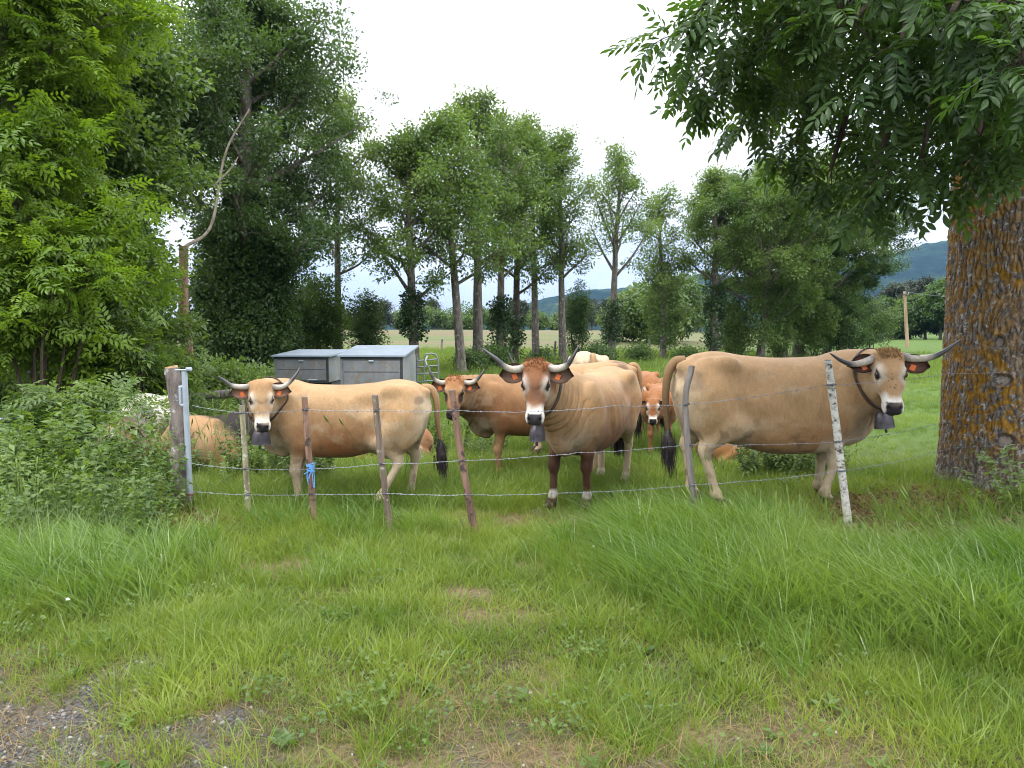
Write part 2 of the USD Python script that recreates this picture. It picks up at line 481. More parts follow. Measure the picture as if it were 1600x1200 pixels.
def coat(an, v, st, seed):
    """Vertex coat colours from anatomy; st: style dict of weights."""
    P = v / an.S
    x, y, z = P[:, 0], P[:, 1], P[:, 2] + an.drop
    n1 = meshkit.fbm(P * 3.1 + seed, 4, seed) - 0.5
    n2 = meshkit.fbm(P * 9 + seed, 3, seed + 5) - 0.5
    n3 = meshkit.fbm(P * np.array([60, 60, 16.]), 2, seed + 9) - 0.5
    c = np.repeat(np.asarray(st.get('base', FAWN), float)[None], len(v), 0)
    # saddle: lighter on the back and rump, richer low on the flank
    c = mixc(c, st.get('back', FAWN * 1.12), ss(0.95, 1.2, z + n1 * 0.4) * st.get('back_w', 0.5))
    low = ss(0.98, 0.60, z + n1 * 0.35) * ss(-0.5, -0.3, x + n2 * .1) * ss(0.55, 0.4, x)
    c = mixc(c, st.get('flank', RUST), low * st.get('flank_w', 0.55))
    sh = np.exp(-(((x - 0.52) / 0.22) ** 2 + ((z - 0.86) / 0.24) ** 2)) * (0.7 + n1)
    c = mixc(c, st.get('flank', RUST), np.clip(sh, 0, 1) * st.get('shoulder_w', 0.3))
    nk = ss(0.5, 0.75, x) * ss(1.35, 0.8, z)
    c = mixc(c, st.get('neck', FAWN), nk * st.get('neck_w', 0.3))
    # pale rear, inner legs, belly fold, brisket
    rear = ss(-0.66, -0.84, x + n2 * .08) * ss(1.22, 1.05, z)
    c = mixc(c, CREAM, np.clip(rear, 0, 1) * st.get('rear_w', 0.75))
    fold = 1.0 * np.exp(-(((x + 0.36) / 0.14) ** 2 + ((z - 0.66) / 0.10) ** 2))
    c = mixc(c, CREAM * 0.9, fold * 0.6)
    br = np.exp(-(((x - 0.66) / 0.16) ** 2 + ((z - 0.66) / 0.13) ** 2))
    c = mixc(c, np.array([0.27, 0.215, 0.15]), br * 0.75)
    leg = ss(0.66, 0.48, z + n1 * .12) * (np.abs(y) > 0.05) * ((np.abs(x) > 0.26))
    hind = x < 0
    c = mixc(c, st.get('hind_leg', CREAM), leg * hind * st.get('hind_w', 0.85))
    c = mixc(c, st.get('fore_leg', CREAM), leg * (~hind) * st.get('fore_w', 0.7) * ss(0.68, 0.5, z))
    if not an.drop:
        zs = z + n2 * .05
        sock = ss(0.19, 0.155, zs) * ss(0.10, 0.13, zs) * .55
        c = mixc(c, WHITE, sock * st.get('sock', 0.0))
        c = mixc(c, DARK * 1.5, ss(0.105, 0.085, z) * 0.9)
    for (cx, cz, r, col, w) in st.get('patch', ()):
        m = ss(1.0, 0.5, np.hypot(x - cx, z - cz) / r + n2 * 1.2)
        c = mixc(c, np.asarray(col), m * w)
    # head
    u, s, n = an.head_uv(P)
    hd = (u > -0.15) & (np.abs(s) < 0.17) & (n > -0.26) & (n < 0.14)
    inh = hd * ss(-0.26, -0.12, n)
    c = mixc(c, st.get('face', FAWN), inh * ss(-0.05, 0.05, u) * st.get('face_w', 0.6))
    c = mixc(c, st.get('poll', RUST), inh * ss(0.17, 0.0, u + n2 * .1) * ss(-0.09, 0.0, n) * st.get('poll_w', 0.7))
    c = mixc(c, st.get('bridge', RUST), inh * ss(0.16, 0.24, u) * ss(0.36, 0.30, u) * ss(0.085, 0.03, np.abs(s) + n2 * .05) * ss(-0.03, 0.03, n) * st.get('bridge_w', 0.4))
    c = mixc(c, CREAM, inh * ss(0.07, 0.10, np.abs(s)) * ss(0.14, 0.24, u) * ss(0.4, 0.3, u) * ss(0.05, 0.0, n) * st.get('cheek_w', 0.5))
    e = an.eu
    for sd in (-1, 1):
        de = np.sqrt(((u - e) / 1.25) ** 2 + (s - sd * 0.115) ** 2 + ((n - 0.025)) ** 2)
        c = mixc(c, st.get('eye_ring', WHITE), hd * ss(0.100, 0.040, de + n2 * .05) * st.get('ring_w', 0.6))
        c = mixc(c, DARK, hd * ss(0.047, 0.036, de))
        dk = np.sqrt(((u - e - 0.06) / 1.5) ** 2 + (s - sd * 0.10) ** 2 + ((n - 0.02)) ** 2)
        c = mixc(c, DARK * 1.6, hd * ss(0.06, 0.03, dk + n2 * .04) * st.get('tear', 0.15))
    t = an.HU[-2]
    mz = ss(t - 0.135, t - 0.065, u + n2 * .07 + 0.030 * ss(0.02, 0.07, np.abs(s))) * inh
    c = mixc(c, st.get('muzzle', WHITE), np.clip(mz, 0, 1))
    pad = ss(t - 0.055, t - 0.042, u + 0.012 * (np.abs(s) > 0.05)) * ss(0.064, 0.056, np.abs(s)) * ss(-0.062, -0.05, n) * hd
    c = mixc(c, st.get('nose', NOSE), np.clip(pad, 0, 1) * st.get('nose_w', 1.0))
    lip = ss(t - 0.06, t - 0.045, u) * ss(-0.052, -0.06, n) * ss(-0.10, -0.085, n) * hd
    c = mixc(c, NOSE * 1.4, np.clip(lip, 0, 1) * 0.9)
    if st.get('flies'):
        rs = np.random.RandomState(seed)
        for _ in range(st['flies']):
            fu, fs = rs.uniform(0.2, 0.37), rs.uniform(-0.05, 0.05)
            c = mixc(c, DARK, hd * (np.hypot(u - fu, s - fs) < 0.0042) * (n > 0) * 0.9)
    mot = ss(0.08, 0.24, meshkit.fbm(P * np.array([5, 5, 7.]) + seed * 3, 4, seed + 21) - .42) * ss(1.25, 1.0, z) * ss(0.55, 0.8, z)
    c = mixc(c, CREAM * 0.95, mot * st.get('mottle', 0.30))
    c = c * (1 + 0.46 * n1 + 0.22 * n2 + 0.30 * n3)[:, None]
    dung = ss(0.56, 0.68, meshkit.fbm(P * np.array([11, 11, 8.]) + seed * 5, 4, seed + 31)) * (ss(0.85, 0.6, z) + .5 * ss(-0.55, -0.8, x)) * (inh < .5)
    c = mixc(c, np.array([0.07, 0.048, 0.03]), np.clip(dung, 0, 1) * st.get('dirty', 0.45))
    if st.get('dark_front', 0):
        w = ss(-0.55, -0.20, x + n1 * .4 + (z - 1.0) * .3) * st['dark_front']
        c = mixc(c, DARK * 0.7, w)
    return np.clip(c, 0.006, 0.86)

COAT = usdkit.material(stage, '/World/Looks/cow_coat', {
    'a': ('attribute', {'attribute': 'coat'}),
    'tc': ('texture_coordinate', {}),
    'mp': ('mapping', {'scale': (160.0, 160.0, 40.0)}),
    'n': ('noise_texture', {'scale': 1.0, 'detail': 4.0, 'roughness': 0.6}),
    'r': ('rgb_ramp', {'ramp': [(0.2, (0.80, 0.79, 0.77)), (0.8, (1.16, 1.16, 1.16))]}),
    'm': ('mix', {'mix_type': 'multiply', 'fac': 1.0}),
    'b': ('bump', {'strength': 0.5, 'distance': 0.010}),
    'p': ('principled_bsdf', {'roughness': 0.62, 'specular_ior_level': 0.12, 'sheen_weight': 0.05, 'sheen_roughness': 0.4}),
}, [('tc.object', 'mp.vector'), ('mp.vector', 'n.vector'), ('n.fac', 'r.fac'), ('a.color', 'm.color1'), ('r.color', 'm.color2'), ('m.color', 'p.base_color'),
    ('n.fac', 'b.height'), ('b.normal', 'p.normal')], surface='p.BSDF')
HORN = usdkit.material(stage, '/World/Looks/horn', {
    'a': ('attribute', {'attribute': 'coat'}), 'tc': ('texture_coordinate', {}),
    'n': ('noise_texture', {'scale': 45.0, 'detail': 4.0}), 'r': ('rgb_ramp', {'ramp': [(0.3, (0.75, 0.74, 0.72)), (0.7, (1.1, 1.1, 1.1))]}),
    'm': ('mix', {'mix_type': 'multiply', 'fac': 1.0}), 'b': ('bump', {'strength': 0.2, 'distance': 0.004}),
    'p': ('principled_bsdf', {'roughness': 0.38, 'specular_ior_level': 0.5}),
}, [('tc.object', 'n.vector'), ('n.fac', 'r.fac'), ('a.color', 'm.color1'), ('r.color', 'm.color2'), ('m.color', 'p.base_color'), ('n.fac', 'b.height'), ('b.normal', 'p.normal')], surface='p.BSDF')
EYEM = simple('eye_black', (0.012, 0.009, 0.008), 0.12, vary=0.1, spec=0.6)
TAGM = simple('ear_tag_orange', (0.60, 0.125, 0.015), 0.5, vary=0.12, scale=40)
SWITCH = simple('dark_tail_hair', (0.018, 0.012, 0.012), 0.6, vary=0.4, scale=30)
BELL = simple('bell_sheet_iron', (0.09, 0.08, 0.085), 0.42, metallic=0.75, scale=14, vary=0.4, bump=0.25, bump_scale=35)
STRAP = simple('leather_strap', (0.045, 0.028, 0.02), 0.6, vary=0.3, bump=0.3)

def horn_mesh(pts, r0=0.036, n=18):
    p = spline(pts, n)
    t = np.linspace(0, 1, n)
    r = 0.86 * r0 * (1 - t) ** 0.66 * (1 + 0.03 * np.sin(t * 60) * (t < .4)) + 0.004
    m = tube(p, r, 12)
    tt = np.concatenate([np.repeat(t, 12), [0, 1]])
    c = np.repeat(np.array([[0.16, 0.14, 0.125]]), len(tt), 0)
    c = mixc(c, (0.40, 0.35, 0.28), ss(0.08, 0.22, tt))
    c = mixc(c, (0.032, 0.029, 0.029), ss(0.36, 0.60, tt))
    return m, c

def ear_mesh(length, width, cup, dark=1.0, inner=(0.10, 0.06, 0.04), rim=(0.035, 0.02, 0.015)):
    """Ear along +x, opening towards +z, a cupped leaf with two skins."""
    nu, nv = 12, 9
    V, C = [], []
    for side in (0, 1):
        for i in range(nu):
            t = i / (nu - 1)
            w = width * (0.30 + 0.70 * math.sin(math.pi * min(t * 0.85 + 0.12, 1)) ** 0.8) * (1 - max(0, t - .8) / .2 * 0.75) / 2
            for j in range(nv):
                q = j / (nv - 1) * 2 - 1
                z = cup * (q * q - 0.55) * (0.6 + 0.4 * math.sin(math.pi * t)) - (0.010 if side else 0) * (1 - q ** 4) - 0.03 * t * t * length / 0.2
                V.append([t * length, q * w, z])
                edge = max(abs(q), ss(0.7, 1.0, t))
                k = ss(0.55, 0.95, edge)
                base = np.array(inner) * (0.8 + 0.6 * math.exp(-((t - .45) / .25) ** 2)) if side == 0 else np.array(rim) * 2.0
                C.append(base * (1 - k) + np.array(rim) * k)
    F = []
    for side in (0, 1):
        o = side * nu * nv
        for i in range(nu - 1):
            for j in range(nv - 1):
                a, b, c, d = o + i * nv + j, o + (i + 1) * nv + j, o + (i + 1) * nv + j + 1, o + i * nv + j + 1
                F += [[a, b, c], [a, c, d]] if side == 0 else [[a, c, b], [a, d, c]]
    return np.array(V), np.array(F), np.array(C) * dark

def orient(v, o, x, z):
    """Places local v (x along the ear, z its opening) at o."""
    x = x / np.linalg.norm(x); z = z - x * (z @ x); z /= np.linalg.norm(z)
    return o + v @ np.stack([x, np.cross(z, x), z])

def hair_tufts(points, normals, n, length, spread, seed, width=0.003, droop=0.4):
    """Tapering hair strands as thin triangles, from random surface points."""
    rs = np.random.RandomState(seed)
    k = rs.randint(0, len(points), n)
    p = points[k] + rs.normal(0, 0.006, (n, 3))
    d = normals[k] + rs.normal(0, spread, (n, 3))
    d /= np.linalg.norm(d, axis=1, keepdims=True)
    l = length * rs.uniform(0.5, 1.2, n)[:, None]
    side = np.cross(d, rs.normal(0, 1, (n, 3))); side /= np.linalg.norm(side, axis=1, keepdims=True) + 1e-9
    a, b = p - side * width, p + side * width
    m = p + d * l * 0.55
    tip = p + d * l + np.array([0, 0, -1.0]) * l * droop * rs.uniform(0.2, 1, n)[:, None]
    v = np.stack([a, b, m + side * width * .8, m - side * width * .8, tip], 1).reshape(-1, 3)
    o = (np.arange(n) * 5)[:, None]
    f = np.vstack([o + [0, 1, 2], o + [0, 2, 3], o + [3, 2, 4]])
    return v, f

def local_of(w, base, heading):
    """World point to the thing's frame."""
    a = math.radians(-heading)
    d = np.asarray(w, float) - base
    return np.array([d[0] * math.cos(a) - d[1] * math.sin(a), d[0] * math.sin(a) + d[1] * math.cos(a), d[2]])

def build_animal(name, label, cat_, base, heading, an, style, h=0.014, horns=None, tags=(1, 1), seed=1, ears=True, group=None,
                 tail=None, poll_hair=0, tail_down=0.42, switch=0.30, ear_style=None):
    """base: world point on the ground under the body's middle; heading in degrees; an: Animal."""
    S, hs = an.S, an.hs
    t = thing(name, label, cat_, base, heading, group)
    v, f = an.mesh(h)
    col = coat(an, v, style, seed)
    obj(t, 'body', (v, f), COAT, smooth=True, color=col)
    e = an.eu
    for sd in (-1, 1):
        ey = trimesh.creation.icosphere(2, 0.0245 * hs * S)
        ey.apply_translation(an.hp(e, sd * 0.1005, 0.021) * S)
        obj(t, 'eye', ey, EYEM, smooth=True)
    if horns:
        for sd, pts in ((1, horns[0]), (-1, horns[1])):
            P = [an.hf(a, sd * b, c) * S for a, b, c in pts]
            m, c = horn_mesh(P, (horns[2] if len(horns) > 2 else 0.036) * S * hs)
            obj(t, 'horn', m, HORN, smooth=True, color=c)
    if ears:
        es = dict(out=(0.22, 1.0, -0.18), dark=1.0, L=0.205, W=0.165, cup=0.05, inner=(0.15, 0.085, 0.055), rim=(0.022, 0.013, 0.010))
        es.update(ear_style or {})
        for sd in (1, -1):
            ev, ef, ec = ear_mesh(es['L'], es['W'], es['cup'], es['dark'], es['inner'], es['rim'])
            o = an.hf(-0.005, sd * 0.102, -0.052)
            x = an.f * es['out'][0] + an.s * sd * es['out'][1] + an.z * es['out'][2]
            if sd == 1:
                ev = ev * [1, -1, 1]; ef = ef[:, ::-1]
            zdir = an.f * 1.0 + an.z * 0.1 + an.s * sd * 0.15
            ev2 = orient(ev * hs, o, x, zdir)
            ear = obj(t, 'ear', (ev2 * S, ef), COAT, smooth=True, color=ec)
            if tags[0 if sd == 1 else 1]:
                tg = bevel_box((0.042, 0.048, 0.004), 0.0018)
                tv = orient((np.array(tg.vertices) + [0.085, 0.012 * sd, -0.004]) * hs, o - an.z * 0.022 * hs, x - an.z * 0.25, zdir)
                obj(t, 'ear_tag', (tv * S, tg.faces), TAGM)
    if poll_hair:
        nv = trimesh.Trimesh(v, f, process=False).vertex_normals
        u, s, n = an.head_uv(v / S)
        pick = (u > -0.07) & (u < 0.07) & (np.abs(s) < 0.085) & (n > -0.03)
        pv, pf = hair_tufts(v[pick], nv[pick] * 0.6 + an.z * 0.7, poll_hair, 0.046 * S, 0.5, seed + 3, 0.0026, 0.6)
        pc = np.repeat((np.asarray(style.get('poll', RUST)) * 0.95)[None], len(pv), 0) * np.random.RandomState(seed).uniform(0.7, 1.3, (len(pv), 1))
        obj(t, 'poll_hair', (pv, pf), COAT, color=pc)
    if tail is not None:
        pts = np.array(tail, float) * S
        p = spline(pts, 26)
        q = np.linspace(0, 1, 26)
        r = (0.030 * (1 - q) ** 0.6 + 0.016) * S
        tm = tube(p, r, 10)
        tq = np.concatenate([np.repeat(q, 10), [0, 1]])
        tc = mixc(np.repeat(np.asarray(style.get('tail', FAWN))[None], len(tq), 0), np.asarray(style.get('tail_end', FAWN * .6)), ss(0.3, 0.9, tq))
        tl = obj(t, 'tail', tm, COAT, smooth=True, color=tc)
        if switch:
            e0 = p[-1]; d = p[-1] - p[-4]; d /= np.linalg.norm(d)
            d = d * 0.5 + np.array([0, 0, -0.5]); d /= np.linalg.norm(d)
            rs = np.random.RandomState(seed)
            L_ = switch * S
            w = np.array([0.020, 0.044, 0.060, 0.062, 0.050, 0.016]) * S
            core = tube(e0 - d * 0.03 + d * L_ * np.linspace(0, 0.92, 6)[:, None] + rs.normal(0, .004, (6, 3)), w * 0.8, 9)
            base_p = e0 + d * L_ * rs.uniform(0.0, 0.75, 260)[:, None] + rs.normal(0, 0.024 * S, (260, 3))
            hv, hf = hair_tufts(base_p, np.repeat(d[None], 260, 0), 420, 0.17 * S, 0.10, seed, 0.003, 0.2)
            sw = (np.vstack([core.vertices, hv]), np.vstack([core.faces, hf + len(core.vertices)]))
            obj(tl, 'switch', sw, SWITCH)
    return t

def bell_and_collar(label, an, base, heading, u_neck, size=0.95, tilt=(0, 0, 0), off=(0, 0), plane=None, swing=(0, 0, 0), show_strap=True):
    """A strap that hugs the neck and the bell that hangs from it."""
    S = an.S
    t = thing('cowbell', label, 'cowbell', base, heading, None)
    i = u_neck * 4
    k = min(int(i), 3); w = i - k
    up_, lo_ = an.neck
    a = (up_[k] * (1 - w) + up_[k + 1] * w) * S
    b = (lo_[k] * (1 - w) + lo_[k + 1] * w) * S
    c = a * 0.55 + b * 0.45
    axis = (up_[k + 1] + lo_[k + 1] - up_[k] - lo_[k]); axis /= np.linalg.norm(axis)
    if plane is not None:
        axis = np.asarray(plane, float); axis /= np.linalg.norm(axis)
    e1 = np.array([0, 0, 1.0]) - axis * axis[2]; e1 /= np.linalg.norm(e1)
    e2 = np.cross(axis, e1)
    loop = []
    for g in np.linspace(0, 2 * np.pi, 49)[:-1]:
        d = math.cos(g) * e1 + math.sin(g) * e2
        loop.append(c + d * (min(an.ray_out(c, d), 0.42) + 0.008))
    loop = np.array(loop)
    for _ in range(3):
        loop = 0.5 * loop + 0.25 * (np.roll(loop, 1, 0) + np.roll(loop, -1, 0))
    # let the strap sag at its lowest point
    low = np.argmin(loop @ e1)
    wgt = np.exp(-((np.minimum(np.abs(np.arange(48) - low), 48 - np.abs(np.arange(48) - low))) / 5.0) ** 2)
    loop = loop - e1 * (0.025 * S * wgt)[:, None]
    W, T = 0.016 * S, 0.004
    out = loop - c; out -= (out @ axis)[:, None] * axis; out /= np.linalg.norm(out, axis=1, keepdims=True)
    ring = np.stack([loop - axis * W - out * T, loop + axis * W - out * T, loop + axis * W + out * T, loop - axis * W + out * T], 1)
    n = 48
    V = ring.reshape(-1, 3); F = []
    for i in range(n):
        for j in range(4):
            p, q = i * 4 + j, i * 4 + (j + 1) % 4
            r, s = ((i + 1) % n) * 4 + (j + 1) % 4, ((i + 1) % n) * 4 + j
            F += [[p, q, r], [p, r, s]]
    obj(t, 'strap', (V, np.array(F)), STRAP)
    z = size
    prof = [(0.0, 0.0), (0.030, -0.003), (0.058, -0.022), (0.078, -0.060), (0.086, -0.105), (0.086, -0.140), (0.090, -0.158), (0.083, -0.160), (0.078, -0.14), (0.076, -0.10), (0.0, -0.03)]
    bell = lathe([(r * z, y * z) for r, y in prof][::-1], 28)
    bell.vertices = bell.vertices * [1, 0.80, 1]
    seam = trimesh.util.concatenate([tube([[0.030 * z, s * 0.0, -0.004], [0.0785 * z, 0, -0.06 * z], [0.0875 * z, 0, -0.11 * z], [0.0905 * z, 0, -0.158 * z]], 0.004 * z, 5) for s in (1,)])
    seam2 = seam.copy(); seam2.vertices = seam2.vertices * [-1, 1, 1]; seam2.invert()
    loop_ = tube(np.stack([0.02 * np.cos(np.linspace(0, np.pi, 9)) * z, 0 * np.linspace(0, 1, 9), 0.035 * np.sin(np.linspace(0, np.pi, 9)) * z], 1), 0.005, 6)
    clap = cat(tube([[0, 0, -0.03 * z], [0.01, 0, -0.17 * z]], 0.005, 6), tube([[0.01, 0, -0.165 * z], [0.012, 0, -0.185 * z], [0.012, 0, -0.205 * z]], [0.008, 0.013, 0.011], 8))
    R = trimesh.transformations.euler_matrix(*[math.radians(q) for q in tilt])
    pos = loop[low] - np.array([0, 0, 0.022 * S]) + np.array(swing)
    for nm, m, mat in (('bell', cat(bell, seam, seam2), BELL), ('loop', loop_, STRAP), ('clapper', clap, BELL)):
        m = m.copy(); m.apply_transform(R); m.apply_translation(pos)
        obj(t, nm, m, mat, smooth=40)
    return t
# ------------------------------------------------------------------ the lie of the land
TREE_XY = np.array([4.66, 6.9])
DIRT = [(0.12, 6.42, 0.95, 0.5), (-1.62, 5.1, 0.30, 0.24), (-0.30, 5.2, 0.22, 0.16), (0.2, 5.15, 0.28, 0.14), (-0.02, 4.18, 0.36, 0.12), (-2.95, 6.3, 0.5, 0.3), (-0.35, 4.55, 0.2, 0.1), (0.95, 2.95, 0.3, .12), (-0.35, 2.75, 0.35, .14), (0.35, 2.62, .4, .12)]
MULCH = [(3.4, 6.3, 1.05, 0.7), (4.3, 6.1, 1.0, 0.65), (-2.85, 6.05, 0.55, 0.42)]

def fb(x, y, s, seed, o=4):
    p = np.stack([np.asarray(x, float) * s, np.asarray(y, float) * s, np.zeros_like(np.asarray(x, float))], -1)
    return meshkit.fbm(p, o, seed)

def gz(x, y):
    x, y = np.asarray(x, float), np.asarray(y, float)
    r2 = (x - TREE_XY[0]) ** 2 + (y - TREE_XY[1] + 0.1) ** 2
    z = 0.19 * np.exp(-r2 / 1.5 ** 2)
    near = np.exp(-(np.hypot(x, y) / 60) ** 2)
    z = z + near * (fb(x, y, 0.45, 3) - 0.5) * 0.16 + np.exp(-(np.hypot(x, y) / 14) ** 2) * (fb(x, y, 2.2, 4) - 0.5) * 0.07
    z = z + (fb(x, y, 0.03, 7) - 0.5) * 0.8 * ss(18, 60, np.hypot(x, y))
    az = x / np.maximum(y, 1)
    z = z + 1.15 * ss(52, 150, y) * ss(0.34, 0.20, az) - 6 * ss(190, 600, y) * ss(0.34, 0.2, az)
    z = z + 0.25 * ss(30, 42, y) * ss(0.34, 0.2, az)
    z = z - 0.05 * ss(-1.0, -1.6, x) * ss(3.6, 2.6, y)
    return z

def spots(x, y, L, seed=11):
    w = np.zeros_like(np.asarray(x, float))
    n = fb(x, y, 3.2, seed) - 0.5
    for cx, cy, rx, ry_ in L:
        w = np.maximum(w, ss(1.30, 0.35, np.hypot((x - cx) / rx, (y - cy) / ry_) + n * 1.9))
    return w

def worn_at(x, y):
    """The trodden strip along the lane."""
    return ss(3.9, 2.75, y + (fb(x, y, 1.8, 92) - .5) * 2.2) * ss(2.8, 1.0, x)

def zones(x, y):
    """dirt, gravel, dry-meadow and mulch weights of the ground."""
    n = fb(x, y, 1.6, 21) - 0.5
    n2 = fb(x, y, 5.0, 22) - 0.5
    dirt = spots(x, y, DIRT)
    # a gravelled lane runs along the near left edge
    e = 3.20 - 0.42 * (x + 1.2) + np.where(x > -0.6, 0.18 * (x + .6), 0)
    gravel = ss(0.18, -0.30, y - e + n * 1.6 + n2 * 1.6 + 0.16 * ss(-1.2, 0.2, x)) * (0.45 + .55 * ss(.4, .6, fb(x, y, 9.0, 24)))
    az = x / np.maximum(y, 1)
    dry = ss(34, 64, y + n * 26) * ss(0.40, 0.24, az)
    dry = np.maximum(dry, ss(34, 50, y) * ss(-0.25, -0.4, az) * 0.8)
    dirt = np.maximum(dirt * (.55 + .45 * ss(.38, .55, fb(x, y, 8, 25))), 0.6 * worn_at(x, y) * ss(.45, .66, fb(x, y, 5.0, 23)))
    return dirt, np.clip(gravel, 0, 1), dry, spots(x, y, MULCH, 31)

ang = np.linspace(0, 2 * np.pi, 721)[:-1]
rad = np.concatenate([[0.4], np.geomspace(1.0, 30, 150), np.geomspace(31, 4200, 70)])
RR, AA = np.meshgrid(rad, ang, indexing='ij')
gx, gy = RR * np.sin(AA), RR * np.cos(AA)
gv = np.stack([gx, gy, gz(gx, gy)], -1).reshape(-1, 3)
na = len(ang)
ii, jj = np.meshgrid(np.arange(len(rad) - 1), np.arange(na), indexing='ij')
gq = np.stack([ii * na + jj, ii * na + (jj + 1) % na, (ii + 1) * na + (jj + 1) % na, (ii + 1) * na + jj], -1).reshape(-1, 4)[:, ::-1]
gv = np.vstack([gv, [[0, 0, float(gz(0.0, 0.0))]]])
gf = np.vstack([gq[:, [0, 1, 2]], gq[:, [0, 2, 3]], np.stack([np.arange(na), (np.arange(na) + 1) % na, np.full(na, len(gv) - 1)], 1)[:, ::-1]])
zd, zg, zy, zm = zones(gv[:, 0], gv[:, 1])
GROUND = usdkit.material(stage, '/World/Looks/ground', {
    'a': ('attribute', {'attribute': 'zone'}), 'a2': ('attribute', {'attribute': 'zone2'}),
    'g': ('geometry', {}), 's': ('separate_color', {}), 's2': ('separate_color', {}),
    'n1': ('noise_texture', {'scale': 0.55, 'detail': 6.0, 'roughness': 0.6}),
    'n2': ('noise_texture', {'scale': 7.0, 'detail': 6.0, 'roughness': 0.65}),
    'n3': ('noise_texture', {'scale': 38.0, 'detail': 5.0, 'roughness': 0.7}),
    'gr': ('rgb_ramp', {'ramp': [(0.25, (0.030, 0.050, 0.010)), (0.5, (0.062, 0.105, 0.018)), (0.75, (0.115, 0.165, 0.035))]}),
    'gv': ('voronoi_texture', {'scale': 55.0, 'feature': 'f1'}),
    'vr': ('rgb_ramp', {'ramp': [(0.0, (0.135, 0.128, 0.125)), (0.4, (0.085, 0.08, 0.077)), (0.7, (0.035, 0.032, 0.03))]}),
    'dr': ('rgb_ramp', {'ramp': [(0.3, (0.075, 0.05, 0.03)), (0.5, (0.14, 0.10, 0.058)), (0.72, (0.22, 0.165, 0.09))]}),
    'fr': ('rgb_ramp', {'ramp': [(0.3, (0.065, 0.100, 0.028)), (0.45, (0.095, 0.112, 0.040)), (0.56, (0.125, 0.112, 0.056)), (0.72, (0.130, 0.088, 0.054))]}),
    'mr': ('rgb_ramp', {'ramp': [(0.3, (0.035, 0.020, 0.012)), (0.55, (0.11, 0.066, 0.036)), (0.75, (0.22, 0.15, 0.085))]}),
    'th': ('rgb_ramp', {'ramp': [(0.3, (0.020, 0.020, 0.008)), (0.5, (0.060, 0.055, 0.024)), (0.72, (0.13, 0.105, 0.055))]}), 'm0': ('mix', {'mix_type': 'mix'}),
    'mxn': ('mix', {'mix_type': 'mix', 'fac': 0.5}),
    'fm': ('mapping', {'scale': (0.02, 0.09, 0.5)}), 'fn': ('noise_texture', {'scale': 1.0, 'detail': 7.0, 'roughness': 0.62}),
    'm1': ('mix', {'mix_type': 'mix'}), 'm2': ('mix', {'mix_type': 'mix'}), 'm3': ('mix', {'mix_type': 'mix'}), 'm4': ('mix', {'mix_type': 'mix'}),
    'b': ('bump', {'strength': 0.7, 'distance': 0.03}),
    'p': ('principled_bsdf', {'roughness': 0.9, 'specular_ior_level': 0.15}),
}, [('g.position', 'n1.vector'), ('g.position', 'n2.vector'), ('g.position', 'n3.vector'), ('g.position', 'gv.vector'), ('g.position', 'fm.vector'), ('fm.vector', 'fn.vector'),
    ('a.color', 's.color'), ('a2.color', 's2.color'), ('n1.color', 'mxn.color1'), ('n2.color', 'mxn.color2'), ('mxn.color', 'gr.fac'),
    ('gv.distance', 'vr.fac'), ('n3.fac', 'dr.fac'), ('fn.fac', 'fr.fac'), ('n3.fac', 'mr.fac'),
    ('n3.fac', 'th.fac'), ('s2.g', 'm0.fac'), ('gr.color', 'm0.color1'), ('th.color', 'm0.color2'), ('s.r', 'm1.fac'), ('m0.color', 'm1.color1'), ('dr.color', 'm1.color2'),
    ('s.g', 'm2.fac'), ('m1.color', 'm2.color1'), ('vr.color', 'm2.color2'),
    ('s.b', 'm3.fac'), ('m2.color', 'm3.color1'), ('fr.color', 'm3.color2'),
    ('s2.r', 'm4.fac'), ('m3.color', 'm4.color1'), ('mr.color', 'm4.color2'),
    ('m4.color', 'p.base_color'), ('n3.fac', 'b.height'), ('b.normal', 'p.normal')], surface='p.BSDF')
gp = obj('/World', 'ground', (gv, gf), GROUND, smooth=True, color=np.stack([zd, zg, zy], 1), attr='zone')
pv = UsdGeom.PrimvarsAPI(prim(gp)).CreatePrimvar('zone2', Sdf.ValueTypeNames.Color3fArray, 'vertex')
pv.Set(Vt.Vec3fArray.FromNumpy(np.stack([zm, ss(14, 6, np.hypot(gv[:, 0], gv[:, 1])), zm * 0], 1).astype(np.float32)))
note(prim(gp), 'grassy ground with bare earth patches and a gravelled edge', None, None, 'structure')

# far wooded hills
haz = np.linspace(-0.95, 0.95, 380)
hd_ = np.linspace(1300, 5200, 60)
HA, HD = np.meshgrid(haz, hd_, indexing='ij')
ridge = np.interp(HA, [-0.95, -0.5, -0.2, -0.03, 0.03, 0.06, 0.10, 0.18, 0.26, 0.31, 0.38, 0.49, 0.59, 0.75, 0.95],
                  [20, 10, 20, 60, 125, 150, 175, 200, 255, 235, 265, 335, 375, 380, 330])
prof_ = ss(1500, 3300, HD) * (1 - 0.55 * ss(3400, 5200, HD))
hz_ = ridge * prof_ * (1 + 0.25 * (fb(HA * 14, HD / 420, 1.0, 41, 5) - 0.5)) + (fb(HA * 120, HD / 60, 1.0, 42, 4) - 0.5) * 14 * prof_ - 6
hv = np.stack([np.sin(np.arctan(HA)) * HD / np.cos(np.arctan(HA)) * 0 + HA * HD, HD, hz_], -1).reshape(-1, 3)
n1_, n2_ = HA.shape
ii, jj = np.meshgrid(np.arange(n1_ - 1), np.arange(n2_ - 1), indexing='ij')
hq = np.stack([ii * n2_ + jj, (ii + 1) * n2_ + jj, (ii + 1) * n2_ + jj + 1, ii * n2_ + jj + 1], -1).reshape(-1, 4)
